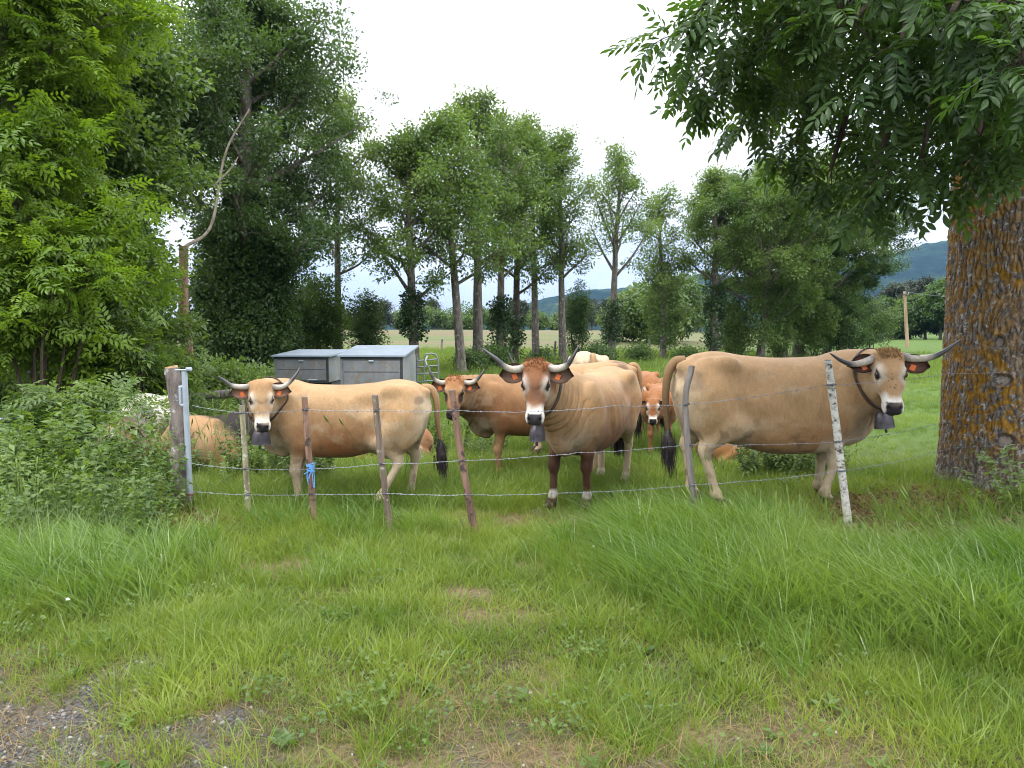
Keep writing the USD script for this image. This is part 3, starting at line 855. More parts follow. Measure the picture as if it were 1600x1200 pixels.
HILL = usdkit.material(stage, '/World/Looks/wooded_hill', {
    'g': ('geometry', {}), 'mp': ('mapping', {'scale': (0.0045, 0.0022, 0.004)}), 'mp2': ('mapping', {'scale': (0.05, 0.02, 0.05)}),
    'n': ('noise_texture', {'scale': 1.0, 'detail': 6.0, 'roughness': 0.6}), 'n2': ('noise_texture', {'scale': 1.0, 'detail': 6.0, 'roughness': 0.7}),
    'r': ('rgb_ramp', {'ramp': [(0.42, (0.014, 0.024, 0.014)), (0.58, (0.024, 0.040, 0.020)), (0.66, (0.045, 0.068, 0.028)), (0.73, (0.12, 0.14, 0.06))]}),
    'r2': ('rgb_ramp', {'ramp': [(0.3, (0.45, 0.45, 0.45)), (0.7, (1.4, 1.4, 1.4))]}),
    'm': ('mix', {'mix_type': 'multiply', 'fac': 1.0}), 'p': ('principled_bsdf', {'roughness': 1.0, 'specular_ior_level': 0.0}),
}, [('g.position', 'mp.vector'), ('mp.vector', 'n.vector'), ('g.position', 'mp2.vector'), ('mp2.vector', 'n2.vector'), ('n.fac', 'r.fac'), ('n2.fac', 'r2.fac'),
    ('r.color', 'm.color1'), ('r2.color', 'm.color2'), ('m.color', 'p.base_color')], surface='p.BSDF')
hp_ = obj('/World', 'hills', (hv, np.vstack([hq[:, [0, 1, 2]], hq[:, [0, 2, 3]]])), HILL, smooth=True)
note(prim(hp_), 'far wooded hills fading to blue', None, None, 'structure')

# haze: one closed box of even, pale air round everything
hb = trimesh.creation.box((14000, 14000, 640.0)); hb.apply_translation((0, 0, 640 / 2 - 30))
HAZE = usdkit.material(stage, '/World/Looks/haze_air', {'v': ('principled_volume', {'color': (0.25, 0.50, 1.0), 'density': 0.000030, 'anisotropy': 0.0})}, [], volume='v.volume')
hzp = obj('/World', 'haze', hb, HAZE)
note(prim(hzp), None, None, None, 'stuff')

# ------------------------------------------------------------------ leaves and grasses
def leaf_mat(name, dark, light, trans=0.35, rough=0.45, spec=0.45, patch=0.35):
    d, l = np.array(dark), np.array(light)
    return usdkit.material(stage, f'/World/Looks/{name}', {
        'g': ('geometry', {}), 'oi': ('object_info', {}), 'n': ('noise_texture', {'scale': patch, 'detail': 3.0}),
        'a1': ('math', {'math_type': 'multiply', 'value2': 0.40}), 'a2': ('math', {'math_type': 'multiply_add', 'value2': 0.30}), 'a3': ('math', {'math_type': 'multiply_add', 'value2': 1.0, 'value3': 0.0}),
        'a4': ('math', {'math_type': 'subtract', 'value2': 0.38}),
        'r': ('rgb_ramp', {'ramp': [(0.0, tuple(d)), (0.5, tuple((d + l) / 2)), (1.0, tuple(l))]}),
        'tr': ('mix', {'mix_type': 'multiply', 'fac': 1.0, 'color2': (1.25, 1.25, 0.45)}),
        'p': ('principled_bsdf', {'roughness': rough, 'specular_ior_level': spec}),
        't': ('translucent_bsdf', {}), 'mx': ('mix_closure', {'fac': trans}),
    }, [('g.position', 'n.vector'), ('g.random_per_island', 'a1.value1'), ('oi.random', 'a2.value1'), ('a1.value', 'a2.value3'), ('n.fac', 'a4.value1'),
        ('a4.value', 'a3.value1'), ('a2.value', 'a3.value3'), ('a3.value', 'r.fac'), ('r.color', 'p.base_color'), ('r.color', 'tr.color1'), ('tr.color', 't.color'),
        ('p.BSDF', 'mx.closure1'), ('t.BSDF', 'mx.closure2')], surface='mx.closure')

L_MID = leaf_mat('leaf_ash_green', (0.048, 0.092, 0.021), (0.220, 0.305, 0.078))
L_DARK = leaf_mat('leaf_deep_green', (0.026, 0.056, 0.015), (0.132, 0.208, 0.056), 0.30)
L_LIGHT = leaf_mat('leaf_fresh_green', (0.080, 0.150, 0.012), (0.230, 0.330, 0.038), 0.42, patch=0.8)
L_NEAR = leaf_mat('leaf_near_ash', (0.027, 0.064, 0.014), (0.104, 0.185, 0.038), 0.40, rough=0.40, patch=1.2)
L_IVY = leaf_mat('leaf_ivy', (0.014, 0.036, 0.010), (0.050, 0.095, 0.022), 0.15, rough=0.35)
L_FAR = leaf_mat('leaf_far', (0.045, 0.080, 0.020), (0.14, 0.205, 0.052), 0.25, patch=0.08)
L_PINE = leaf_mat('leaf_pine', (0.018, 0.030, 0.014), (0.055, 0.068, 0.032), 0.05, patch=0.1)
L_BUSH = leaf_mat('leaf_bramble', (0.042, 0.086, 0.014), (0.165, 0.235, 0.042), 0.35, patch=1.6)
G_GREEN = leaf_mat('grass_blade', (0.066, 0.118, 0.012), (0.305, 0.355, 0.062), 0.30, rough=0.45, spec=0.35, patch=1.1)
G_TALL = leaf_mat('grass_blade_tall', (0.050, 0.112, 0.012), (0.245, 0.325, 0.080), 0.30, rough=0.34, spec=0.5, patch=0.8)
G_FIELD = leaf_mat('grass_blade_field', (0.060, 0.112, 0.014), (0.260, 0.315, 0.070), 0.30, rough=0.5, spec=0.3, patch=0.35)
G_STRAW = leaf_mat('grass_straw', (0.17, 0.115, 0.05), (0.36, 0.27, 0.135), 0.15, rough=0.6, spec=0.2)

def quat_from(Rm):
    from scipy.spatial.transform import Rotation
    q = Rotation.from_matrix(Rm).as_quat()
    return np.concatenate([q[:, 3:], q[:, :3]], 1)

def instancer(parent, name, protos, mats, pos, R, scale, which, kind=None, label=None, cat_=None):
    """protos: meshes; one PointInstancer whose prototypes are its children."""
    path = fresh(parent, name)
    pi = UsdGeom.PointInstancer.Define(stage, path)
    rel = pi.CreatePrototypesRel()
    for i, m in enumerate(protos):
        p = f'{path}/{"leaf" if "leaf" in name else "piece"}_{i + 1:03d}'
        usdkit.mesh(stage, p, m, mats[i] if isinstance(mats, (list, tuple)) else mats, smooth=False)
        rel.AddTarget(p)
    pi.CreatePositionsAttr(Vt.Vec3fArray.FromNumpy(np.ascontiguousarray(pos, np.float32)))
    q = quat_from(R)
    pi.CreateOrientationsAttr(Vt.QuathArray.FromNumpy(np.ascontiguousarray(np.concatenate([q[:, 1:], q[:, :1]], 1), np.float16)))
    sc = np.broadcast_to(np.asarray(scale, float).reshape(len(pos), -1), (len(pos), 3))
    pi.CreateScalesAttr(Vt.Vec3fArray.FromNumpy(np.ascontiguousarray(sc, np.float32)))
    pi.CreateProtoIndicesAttr(Vt.IntArray.FromNumpy(np.ascontiguousarray(which, np.int32)))
    note(pi.GetPrim(), label, cat_, None, kind)
    return path

def rotz(a):
    c, s, o, l = np.cos(a), np.sin(a), np.zeros_like(a), np.ones_like(a)
    return np.stack([np.stack([c, -s, o], -1), np.stack([s, c, o], -1), np.stack([o, o, l], -1)], -2)

def rand_rot(rs, n, tilt=0.35):
    R = rotz(rs.uniform(0, 2 * np.pi, n))
    a, b = rs.normal(0, tilt, n), rs.normal(0, tilt, n)
    Rx = np.stack([np.stack([np.ones(n), np.zeros(n), np.zeros(n)], -1), np.stack([np.zeros(n), np.cos(a), -np.sin(a)], -1), np.stack([np.zeros(n), np.sin(a), np.cos(a)], -1)], -2)
    Ry = np.stack([np.stack([np.cos(b), np.zeros(n), np.sin(b)], -1), np.stack([np.zeros(n), np.ones(n), np.zeros(n)], -1), np.stack([-np.sin(b), np.zeros(n), np.cos(b)], -1)], -2)
    return R @ Rx @ Ry

def leaves_at(rs, pos, dirs, length, width, fold=0.25):
    """Bent rhombic leaves: 4 triangles each, base at pos, pointing along dirs."""
    n = len(pos)
    d = dirs / np.linalg.norm(dirs, axis=1, keepdims=True)
    up = np.array([0, 0, 1.0]) + rs.normal(0, 0.45, (n, 3))
    s = np.cross(d, up); s /= np.linalg.norm(s, axis=1, keepdims=True) + 1e-9
    nrm = np.cross(s, d)
    L = (length * rs.uniform(0.7, 1.2, n))[:, None]; W = (width * rs.uniform(0.8, 1.15, n))[:, None]
    mid = pos + d * L * 0.48 + nrm * L * 0.05
    v = np.stack([pos, mid + s * W / 2 + nrm * W * fold * .5, pos + d * L - nrm * L * 0.10, mid - s * W / 2 + nrm * W * fold * .5, mid], 1).reshape(-1, 3)
    o = (np.arange(n) * 5)[:, None]
    return v, np.vstack([o + [0, 1, 4], o + [4, 1, 2], o + [0, 4, 3], o + [4, 2, 3]][:]).reshape(-1, 3)

def compound_leaf(rs, length=0.26, pairs=4, ll=0.09, lw=0.03, droop=0.35, stalk=True):
    """A pinnate ash leaf along +x, drooping; leaflets in pairs and one at the tip."""
    t = np.linspace(0.28, 0.92, pairs)
    curve = lambda q: np.array([q * length, 0, -droop * length * q * q])
    pos, dirs, sz = [], [], []
    for q in t:
        for sd in (-1, 1):
            pos.append(curve(q)); dirs.append([0.55 + .2 * rs.rand(), sd * 1.0, -0.30 - 0.35 * rs.rand()]); sz.append(1.0 - 0.25 * abs(q - .6))
    pos.append(curve(1.0)); dirs.append([1.0, 0, -0.9 * droop - .2]); sz.append(1.05)
    pos, dirs = np.array(pos), np.array(dirs)
    n = len(pos)
    d = dirs / np.linalg.norm(dirs, axis=1, keepdims=True)
    up = np.array([0.1, 0, 1.0]) + rs.normal(0, 0.18, (n, 3))
    s = np.cross(d, up); s /= np.linalg.norm(s, axis=1, keepdims=True)
    nr = np.cross(s, d)
    L = (ll * np.array(sz) * rs.uniform(0.85, 1.12, n))[:, None]; W = L * (lw / ll)
    P = [pos]
    for f, w, z in ((0.25, 0.72, 0.02), (0.50, 1.0, 0.03), (0.78, 0.62, 0.0)):
        c = pos + d * L * f + nr * L * z
        P += [c + s * W / 2 * w + nr * W * .12, c, c - s * W / 2 * w + nr * W * .12]
    P.append(pos + d * L - nr * L * 0.06)
    v = np.stack(P, 1).reshape(-1, 3)
    o = (np.arange(n) * 11)[:, None]
    T = [[0, 1, 2], [0, 2, 3], [1, 4, 5], [1, 5, 2], [2, 5, 6], [2, 6, 3], [4, 7, 8], [4, 8, 5], [5, 8, 9], [5, 9, 6], [7, 10, 8], [8, 10, 9]]
    f = np.vstack([o + q for q in T])
    if stalk:
        st = tube(np.array([curve(q) for q in np.linspace(0, 1, 5)]), [0.0022, 0.002, 0.0016, 0.0014, 0.001], 3, cap=False)
        f = np.vstack([f, st.faces + len(v)]); v = np.vstack([v, st.vertices])
    return v, f

def spray(seed, n=54, R=0.34, length=0.115, width=0.060, flat=0.62):
    """A ragged clump of leaves around a twig end (twig along +x)."""
    rs = np.random.RandomState(seed)
    p = rs.normal(0, 1, (n, 3)); p /= np.linalg.norm(p, axis=1, keepdims=True)
    p *= (R * rs.uniform(0.15, 1, n) ** 0.6)[:, None]; p[:, 2] *= flat
    d = p / (np.linalg.norm(p, axis=1, keepdims=True) + 1e-9) + rs.normal(0, 0.5, (n, 3)) + [0.2, 0, -0.15]
    return leaves_at(rs, p, d, length, width)

def spray_ash(seed, n=7, length=0.26):
    rs = np.random.RandomState(seed)
    V, F, o = [], [], 0
    for i in range(n):
        v, f = compound_leaf(rs, length * rs.uniform(.75, 1.1), 4, 0.085, 0.032, rs.uniform(.2, .6), False)
        a = rs.uniform(0, 2 * np.pi); b = rs.uniform(-0.5, 0.6)
        v = v @ np.array([[np.cos(b), 0, np.sin(b)], [0, 1, 0], [-np.sin(b), 0, np.cos(b)]])
        v = v @ np.array([[np.cos(a), np.sin(a), 0], [-np.sin(a), np.cos(a), 0], [0, 0, 1]]) + rs.normal(0, .05, 3)
        V.append(v); F.append(f + o); o += len(v)
    return np.vstack(V), np.vstack(F)

SPR = [spray(100 + i) for i in range(5)]
SPR_AIRY = [spray(110 + i, 34, 0.36, 0.125, 0.062, 0.7) for i in range(5)]
SPR_FAR = [spray(120 + i, 30, 0.55, 0.30, 0.16) for i in range(4)]
SPR_PINE = [spray(140 + i, 34, 0.5, 0.30, 0.06, 0.5) for i in range(3)]
SPR_SMALL = [spray(160 + i, 30, 0.22, 0.065, 0.036) for i in range(4)]
SPR_ASH = [spray_ash(180 + i) for i in range(5)]
SPR_IVY = [spray(200 + i, 44, 0.22, 0.085, 0.075, 1.0) for i in range(4)]

def bark_mat(name, c1, c2, scale=14.0, lichen=None, zs=0.25):
    nodes = {'g': ('texture_coordinate', {}), 'mp': ('mapping', {'scale': (1, 1, zs)}),
             'n': ('noise_texture', {'scale': scale, 'detail': 6.0, 'roughness': 0.65}), 'r': ('rgb_ramp', {'ramp': [(0.32, c1), (0.66, c2)]}),
             'b': ('bump', {'strength': 0.8, 'distance': 0.03}), 'p': ('principled_bsdf', {'roughness': 0.9, 'specular_ior_level': 0.15})}
    links = [('g.object', 'mp.vector'), ('mp.vector', 'n.vector'), ('n.fac', 'r.fac'), ('n.fac', 'b.height'), ('b.normal', 'p.normal')]
    if lichen:
        nodes['n2'] = ('noise_texture', {'scale': lichen[1], 'detail': 5.0, 'roughness': 0.6})
        nodes['lr'] = ('rgb_ramp', {'ramp': [(lichen[2], (0, 0, 0)), (lichen[2] + 0.06, (1, 1, 1))]})
        nodes['m'] = ('mix', {'mix_type': 'mix', 'color2': lichen[0]})
        links += [('g.object', 'n2.vector'), ('n2.fac', 'lr.fac'), ('lr.color', 'm.fac'), ('r.color', 'm.color1'), ('m.color', 'p.base_color')]
    else:
        links += [('r.color', 'p.base_color')]
    return usdkit.material(stage, f'/World/Looks/{name}', nodes, links, surface='p.BSDF')

BARK = bark_mat('bark_grey_brown', (0.050, 0.040, 0.033), (0.20, 0.17, 0.14), 12.0, ((0.30, 0.29, 0.25), 9.0, 0.60))
BARK_D = bark_mat('bark_dark', (0.030, 0.022, 0.017), (0.10, 0.075, 0.055), 12.0)
BARK_R = bark_mat('bark_reddish', (0.075, 0.04, 0.026), (0.23, 0.14, 0.09), 9.0)

def tree(name, label, base, height, env, r0=0.20, lean=(0, 0), seed=1, mat=None, leaf=None, limbs=13, sub=6, tips=4, t0=0.35, rise=0.9, ivy=None, protos=None,
         fork=None, spread=0.26, scale=1.0, limb_parts=True, bark=None, group='ashes of the row behind the feeders', thin=0.0, cat_='tree', droop=0.0, tw=0.16):
    """Tapered trunk, limbs and a crown of leaf sprays. env: (t, radius) rows of the crown's half width up the height."""
    rs = np.random.RandomState(seed)
    t = thing(name, label, cat_, base, 0, group)
    mat, protos, bark = mat or L_MID, protos or SPR, bark or BARK
    K = 14
    q = np.linspace(0, 1, K)
    wob = np.cumsum(rs.normal(0, 0.012 * height ** .8 * .3, (K, 2)), 0) * q[:, None]
    ctr = np.stack([lean[0] * q + wob[:, 0], lean[1] * q + wob[:, 1], q * height * 0.97 - 0.15], 1)
    rad_ = r0 * (1 - q) ** 0.75 + 0.012 + r0 * 0.35 * np.exp(-q * height / 0.35)
    tr = obj(t, 'trunk', tube(ctr, rad_, 12), bark, smooth=True)
    at_t = lambda u: np.array([np.interp(u, q, ctr[:, k]) for k in range(3)])
    ex, ey = zip(*env)
    R = lambda u: float(np.interp(u, ex, ey))
    tipsP, tipsD = [], []
    small = []
    for i in range(limbs):
        u = t0 + (0.96 - t0) * ((i + rs.uniform(0.1, 0.9)) / limbs)
        az = i * 2.4 + rs.uniform(-.5, .5)
        # the limb climbs: it reaches the crown edge some way above its foot
        el = math.atan(rise) * rs.uniform(0.75, 1.15)
        u2 = min(u + 0.12 * rise, 0.99)
        Lh = R(u2) * rs.uniform(0.75, 1.1)
        o = at_t(u)
        end = o + np.array([math.cos(az) * Lh, math.sin(az) * Lh, min(Lh * math.tan(el), (1.0 - u) * height * 1.02)])
        m = (o + end) / 2 + np.array([0, 0, -0.08 * Lh + droop]) + rs.normal(0, 0.06 * Lh, 3)
        pl = spline([o, m, end], 8)
        rl = max(0.022, np.interp(u, q, rad_) * 0.5)
        mesh = tube(pl, rl * (1 - np.linspace(0, 1, 8)) ** 0.8 + 0.006, 6)
        if limb_parts:
            obj(t, 'limb', mesh, bark, smooth=True)
        else:
            small.append(mesh)
        for k in range(sub):
            w = 0.30 + 0.70 * (k + rs.uniform(0.2, 1)) / sub
            w = min(w, 1.0)
            p0 = pl[min(int(w * 7), 7)]
            a2 = az + rs.uniform(-1.5, 1.5)
            l2 = (0.30 * Lh + 0.3) * rs.uniform(0.5, 1.2) * (1.1 - 0.3 * w)
            p1 = p0 + np.array([math.cos(a2) * l2, math.sin(a2) * l2, l2 * rs.uniform(-0.1, 1.0)])
            small.append(tube(spline([p0, (p0 + p1) / 2 + rs.normal(0, .05, 3), p1], 4), [0.016, 0.012, 0.009, 0.004], 4, cap=False))
            for j in range(tips):
                c = p0 + (p1 - p0) * rs.uniform(0.6, 1.05) + rs.normal(0, spread * 0.72, 3) * [1, 1, .7]
                tipsP.append(c); tipsD.append(p1 - p0)
    for j in range(int(limbs * 1.5)):
        u = rs.uniform(max(t0 + .15, .55), 1.0)
        tipsP.append(at_t(u) + rs.normal(0, R(u) * .35 + .1, 3) * [1, 1, .5]); tipsD.append(rs.normal(0, 1, 3))
    obj(t, 'twigs', cat(*small), bark, smooth=True)
    note(prim(f'{t}/twigs'), None, None, None, 'stuff')
    P = np.array(tipsP); D = np.array(tipsD)
    if thin:
        keep = rs.rand(len(P)) > thin
        P, D = P[keep], D[keep]
    n = len(P)
    Rm = rand_rot(rs, n, 0.4)
    instancer(t, 'crown_leaves', protos, mat, P, Rm, scale * rs.uniform(0.75, 1.35, n), rs.randint(0, len(protos), n), 'stuff')
    if ivy:
        for (u0, u1, rr, cnt) in ivy:
            u = rs.uniform(u0, u1, cnt)
            a = rs.uniform(0, 2 * np.pi, cnt)
            c = np.array([at_t(x) for x in u])
            rad2 = rr * (0.65 + 0.7 * fb(u * 9 + seed, a, 1.0, seed)) * rs.uniform(.45, 1.05, cnt) ** 0.5
            c = c + np.stack([np.cos(a) * rad2, np.sin(a) * rad2, np.zeros(cnt)], 1)
            instancer(t, 'ivy_leaves', SPR_IVY if rr < .5 else SPR, L_IVY if rr < 0.5 else mat, c, rand_rot(rs, cnt, .5), rs.uniform(0.8, 1.35, cnt), rs.randint(0, 4, cnt), 'stuff')
    return t

def shrub(name, label, base, w, d, h, n, seed, mat, protos, group=None, stems=7, cat_='bush', bottom=0.05, power=0.5, scale=1.0, lump=0.6, bark=None):
    """Stems fanning from the base and leaf sprays through an uneven domed volume."""
    rs = np.random.RandomState(seed)
    t = thing(name, label, cat_, base, 0, group)
    st = []
    for i in range(stems):
        a = rs.uniform(0, 2 * np.pi); r = rs.uniform(.2, .8)
        end = np.array([math.cos(a) * w * r, math.sin(a) * d * r, h * rs.uniform(.6, .95)])
        s0 = np.array([rs.uniform(-.2, .2) * w, rs.uniform(-.2, .2) * d, -0.05])
        st.append(tube(spline([s0, (s0 + end) / 2 + rs.normal(0, .05 * h, 3), end], 6), np.linspace(0.02, 0.005, 6) * (h / 1.5) ** .5, 5, cap=False))
    obj(t, 'stems', cat(*st), bark or BARK_D, smooth=True)
    note(prim(f'{t}/stems'), None, None, None, 'stuff')
    p = rs.normal(0, 1, (n, 3)); p /= np.linalg.norm(p, axis=1, keepdims=True)
    p *= rs.uniform(0, 1, (n, 1)) ** power
    p[:, 2] = np.where(p[:, 2] < 0, p[:, 2] * 0.95, p[:, 2])
    q = 1 + lump * (meshkit.fbm(p * 1.9 + seed, 3, seed) - 0.5) * 2
    P = np.stack([p[:, 0] * w * q, p[:, 1] * d * q, bottom * h + (p[:, 2] * 0.5 + 0.5) * h * (1 - bottom) * (0.8 + 0.2 * q)], 1)
    instancer(t, 'leaves', protos, mat, P, rand_rot(rs, n, .45), scale * rs.uniform(.7, 1.3, n), rs.randint(0, len(protos), n), 'stuff')
    return t

def ground_at(px, Y, sink=0.0):
    p = at(px, 515, Y)
    return np.array([p[0], Y, float(gz(p[0], Y)) - sink])

def top_h(py, Y, base):
    """Height above the base of something whose top shows at pixel row py."""
    return at(800, py, Y)[2] - base[2]
# ------------------------------------------------------------------ trees
E_ASH = [(0.25, 0.5), (0.4, 1.0), (0.6, 1.15), (0.8, 0.95), (0.92, 0.55), (1.0, 0.2)]
def env(w, rows=E_ASH):
    return [(a, b * w) for a, b in rows]

def row_tree(px, Y, top, w, label, seed, lean=0.0, **k):
    b = ground_at(px, Y)
    h = top_h(top, Y, b)
    return tree('ash_tree', label, b, h, env(w), lean=(lean, 0), seed=seed, **k)

GR = 'ash trees of the row behind the cows'
# far left of the row: the tall ivy-clad ash and its neighbours
row_tree(372, 22.0, -60, 3.1, 'tallest dark ash with an ivy-wrapped trunk, left of the two feeders', 11, 0.6, thin=0.25, r0=0.34, mat=L_DARK, limbs=26, sub=8, tips=6, t0=0.26, group=None,
         ivy=[(0.01, 0.40, 1.25, 900), (0.0, 0.5, 0.47, 420)], spread=0.36)
row_tree(425, 24.5, -30, 2.9, 'tall leaning ash with a bare grey trunk just behind the ivy-wrapped one', 12, -0.9, thin=0.12, r0=0.27, mat=L_DARK, ivy=[(0.12, .34, .8, 260)], limbs=24, sub=8, tips=6, t0=0.24, group=None, spread=0.36)
row_tree(240, 19.0, 20, 2.1, 'dark ash crown between the fresh green tree and the ivy-wrapped ash', 13, -0.4, thin=0.3, r0=0.22, mat=L_DARK, limbs=20, sub=7, tips=6, t0=0.60, group=None, spread=0.34)
row_tree(527, 29.0, 120, 1.9, 'slender ash hanging over the left feeder', 14, 0.2, r0=0.15, mat=L_MID, limbs=14, sub=6, tips=4, t0=0.34, group=None)
row_tree(648, 25.0, 185, 1.63, 'grey-trunked ash rising right behind the right-hand feeder', 15, -0.2, r0=0.175, limbs=17, sub=7, tips=5, t0=0.30, group=None, thin=0.30, spread=0.2, protos=SPR_AIRY, ivy=[(0.20, 0.36, 0.30, 60)])
row_tree(722, 25.5, 150, 1.63, 'ash with a trunk leaning left behind the gate hurdle', 16, -0.55, r0=0.165, limbs=17, sub=7, tips=5, t0=0.36, group=None, thin=0.30, spread=0.2, protos=SPR_AIRY)
row_tree(747, 28.0, 128, 1.81, 'straight ash with the thickest bare trunk of the middle group', 17, -0.1, r0=0.20, limbs=19, sub=7, tips=5, t0=0.38, group=None, thin=0.30, spread=0.2, protos=SPR_AIRY)
row_tree(781, 30.0, 150, 1.63, 'ash with ivy tufts low on its trunk, behind the reddish cow', 18, 0.1, r0=0.17, limbs=16, sub=7, tips=5, t0=0.34, ivy=[(0.08, 0.3, 0.32, 70)], group=None, thin=0.30, spread=0.2, protos=SPR_AIRY)
row_tree(803, 32.0, 165, 1.72, 'dark-barked ash just right of the ivy-tufted one', 19, 0.35, r0=0.17, bark=BARK_D, limbs=16, sub=7, tips=5, t0=0.30, ivy=[(0.05, 0.25, 0.28, 50)], group=None, thin=0.30, spread=0.2, protos=SPR_AIRY)
row_tree(838, 33.0, 178, 1.46, 'thin crooked ash above the head of the foremost cow', 20, -0.3, r0=0.17, limbs=14, sub=6, tips=5, t0=0.40, group=None, thin=0.30, spread=0.2, protos=SPR_AIRY)
row_tree(880, 33.0, 188, 1.38, 'ash with a forked top and a round shrub at its right foot', 21, -0.3, r0=0.17, limbs=17, sub=6, tips=5, t0=0.36, group=None, thin=0.30, spread=0.2, protos=SPR_AIRY)
row_tree(955, 35.0, 215, 1.75, 'sparse ash with many bare upright limbs, tallest right of the middle group', 22, 0.25, r0=0.19, limbs=18, sub=5, tips=3, t0=0.40, rise=1.6, ivy=[(0.12, 0.30, 0.42, 60)], thin=0.35, group=None)
row_tree(1037, 37.0, 285, 1.25, 'narrow sparse young ash with leafy shoots along its trunk', 23, -0.25, r0=0.16, limbs=14, sub=4, tips=3, t0=0.2, ivy=[(0.1, 0.62, 0.55, 120)], group=None)
row_tree(1117, 36.0, 252, 1.75, 'lone ash with a straight trunk at the gap before the dense clump', 24, -0.1, r0=0.21, limbs=16, sub=6, tips=4, t0=0.40, ivy=[(0.1, 0.42, 0.40, 110)], group=None)
row_tree(1188, 37.0, 252, 3.1, 'leaning white-barked ash at the left of the dense clump', 25, 0.7, r0=0.20, limbs=34, sub=7, tips=6, t0=0.2, group=None, ivy=[(0.12, 0.45, .9, 120)])
row_tree(1224, 41.0, 240, 3.4, 'full light green ash in the middle of the dense clump', 26, 0.0, r0=0.25, mat=L_FAR, limbs=36, sub=8, tips=6, t0=0.15, group=None, ivy=[(0.12, 0.4, 1.0, 120)])
row_tree(1248, 43.0, 252, 3.4, 'grey-trunked ash of the dense clump, second from its right', 27, 0.3, r0=0.30, mat=L_MID, limbs=34, sub=8, tips=7, t0=0.15, group=None, ivy=[(0.12, 0.4, 1.1, 140)])
row_tree(1292, 45.0, 262, 3.9, 'darkest ash at the right end of the dense clump', 28, 0.9, r0=0.24, mat=L_DARK, limbs=36, sub=8, tips=8, t0=0.12, group=None, ivy=[(0.1, 0.4, 1.2, 150)])
# shrubs among the row
def row_shrub(px, Y, top, w, label, n, seed, mat=L_MID, protos=SPR, **k):
    b = ground_at(px, Y)
    return shrub('shrub', label, b, w, w * .9, top_h(top, Y, b), n, seed, mat, protos, **k)
row_shrub(903, 34.0, 432, 0.62, 'tall dark oval shrub beside the forked ash', 170, 41, L_DARK, scale=.8)
row_shrub(573, 27.0, 452, 0.62, 'columnar shrub between the two feeders and the grey-trunked ash', 170, 42, L_DARK, scale=.8)
row_shrub(500, 28.5, 425, 1.1, 'broad leafy shrub over the lid of the left feeder', 260, 43, L_MID)
row_shrub(455, 27.0, 440, 0.8, 'dark shrub at the left of the broad one, behind the left feeder', 190, 44, L_DARK)
row_shrub(1148, 37.5, 480, 0.8, 'round shrub between the lone ash and the white-barked one', 170, 45, L_MID)
row_shrub(1218, 38.0, 480, 0.65, 'small rounded shrub under the dense clump of ashes', 120, 46, L_MID)
row_shrub(1318, 42.0, 452, 1.9, 'wide dense shrub at the foot of the dense clump, right end', 420, 47, L_DARK)
row_shrub(1360, 50.0, 470, 1.6, 'pale shrub in blossom right of the wide dense one', 260, 48, L_FAR)
row_shrub(1272, 41.0, 470, 1.2, 'leafy undergrowth between two trunks of the dense clump', 220, 49, L_MID)
for i, (px, Y, top, w, lab) in enumerate([(938, 33, 533, .7, 'low round bush left of the sparse ash'), (1000, 35, 538, .8, 'low spreading bush right of the sparse ash'), (770, 29, 540, .8, 'low bush at the foot of the ivy-tufted ash'),
                                     (1075, 36, 545, .7, 'low bush before the lone ash'), (735, 26.5, 548, .6, 'dark low bush between the leaning and the straight ash'), (845, 33, 546, .6, 'low bush between two thin trunks above the foremost cow')]):
    row_shrub(px, Y, top, w, lab, 90, 60 + i, L_DARK, SPR_SMALL, scale=1.6)

# left edge: fresh green tree close by, its trunk, and saplings
b = ground_at(60, 10.5)
tree('maple_tree', 'nearest fresh green tree filling the upper left corner', b, 8.6, [(0.1, 1.0), (0.3, 1.2), (0.6, 1.35), (0.85, 1.4), (1, .8)], r0=0.15, lean=(-0.5, 0.2), seed=31, mat=L_LIGHT,
     limbs=34, sub=8, tips=7, t0=0.10, rise=0.7, protos=SPR_ASH, group=None, spread=0.24, scale=1.1)
b = ground_at(-75, 12.5)
tree('maple_tree', 'second fresh green tree cut by the left edge of the picture', b, 9.5, [(0.1, 1.2), (0.3, 1.8), (0.6, 2.0), (0.85, 1.7), (1, .8)], r0=0.15, lean=(0.3, 0.2), seed=33, mat=L_LIGHT,
     limbs=28, sub=8, tips=7, t0=0.12, rise=0.7, protos=SPR_ASH, group=None, spread=0.26, scale=1.15)
b = ground_at(92, 13.5)
tree('pollard_tree', 'old thick leaning trunk in deep shade under the fresh green tree', b, 7.6, [(0.2, 1.1), (0.4, 1.2), (0.7, 1.2), (1, .6)], r0=0.30, lean=(0.9, 0.0), seed=32, mat=L_MID,
     limbs=20, sub=8, tips=7, t0=0.2, rise=0.6, group=None, bark=BARK_R, spread=0.3)
b = ground_at(178, 15.0)
tree('ash_tree', 'bushy mid green tree between the old trunk and the broken snag', b, top_h(330, 15, b), [(0.1, .7), (0.4, .9), (0.8, .7), (1, .3)], r0=0.12, seed=34, mat=L_MID, limbs=16, sub=7, tips=6, t0=0.12, group=None)
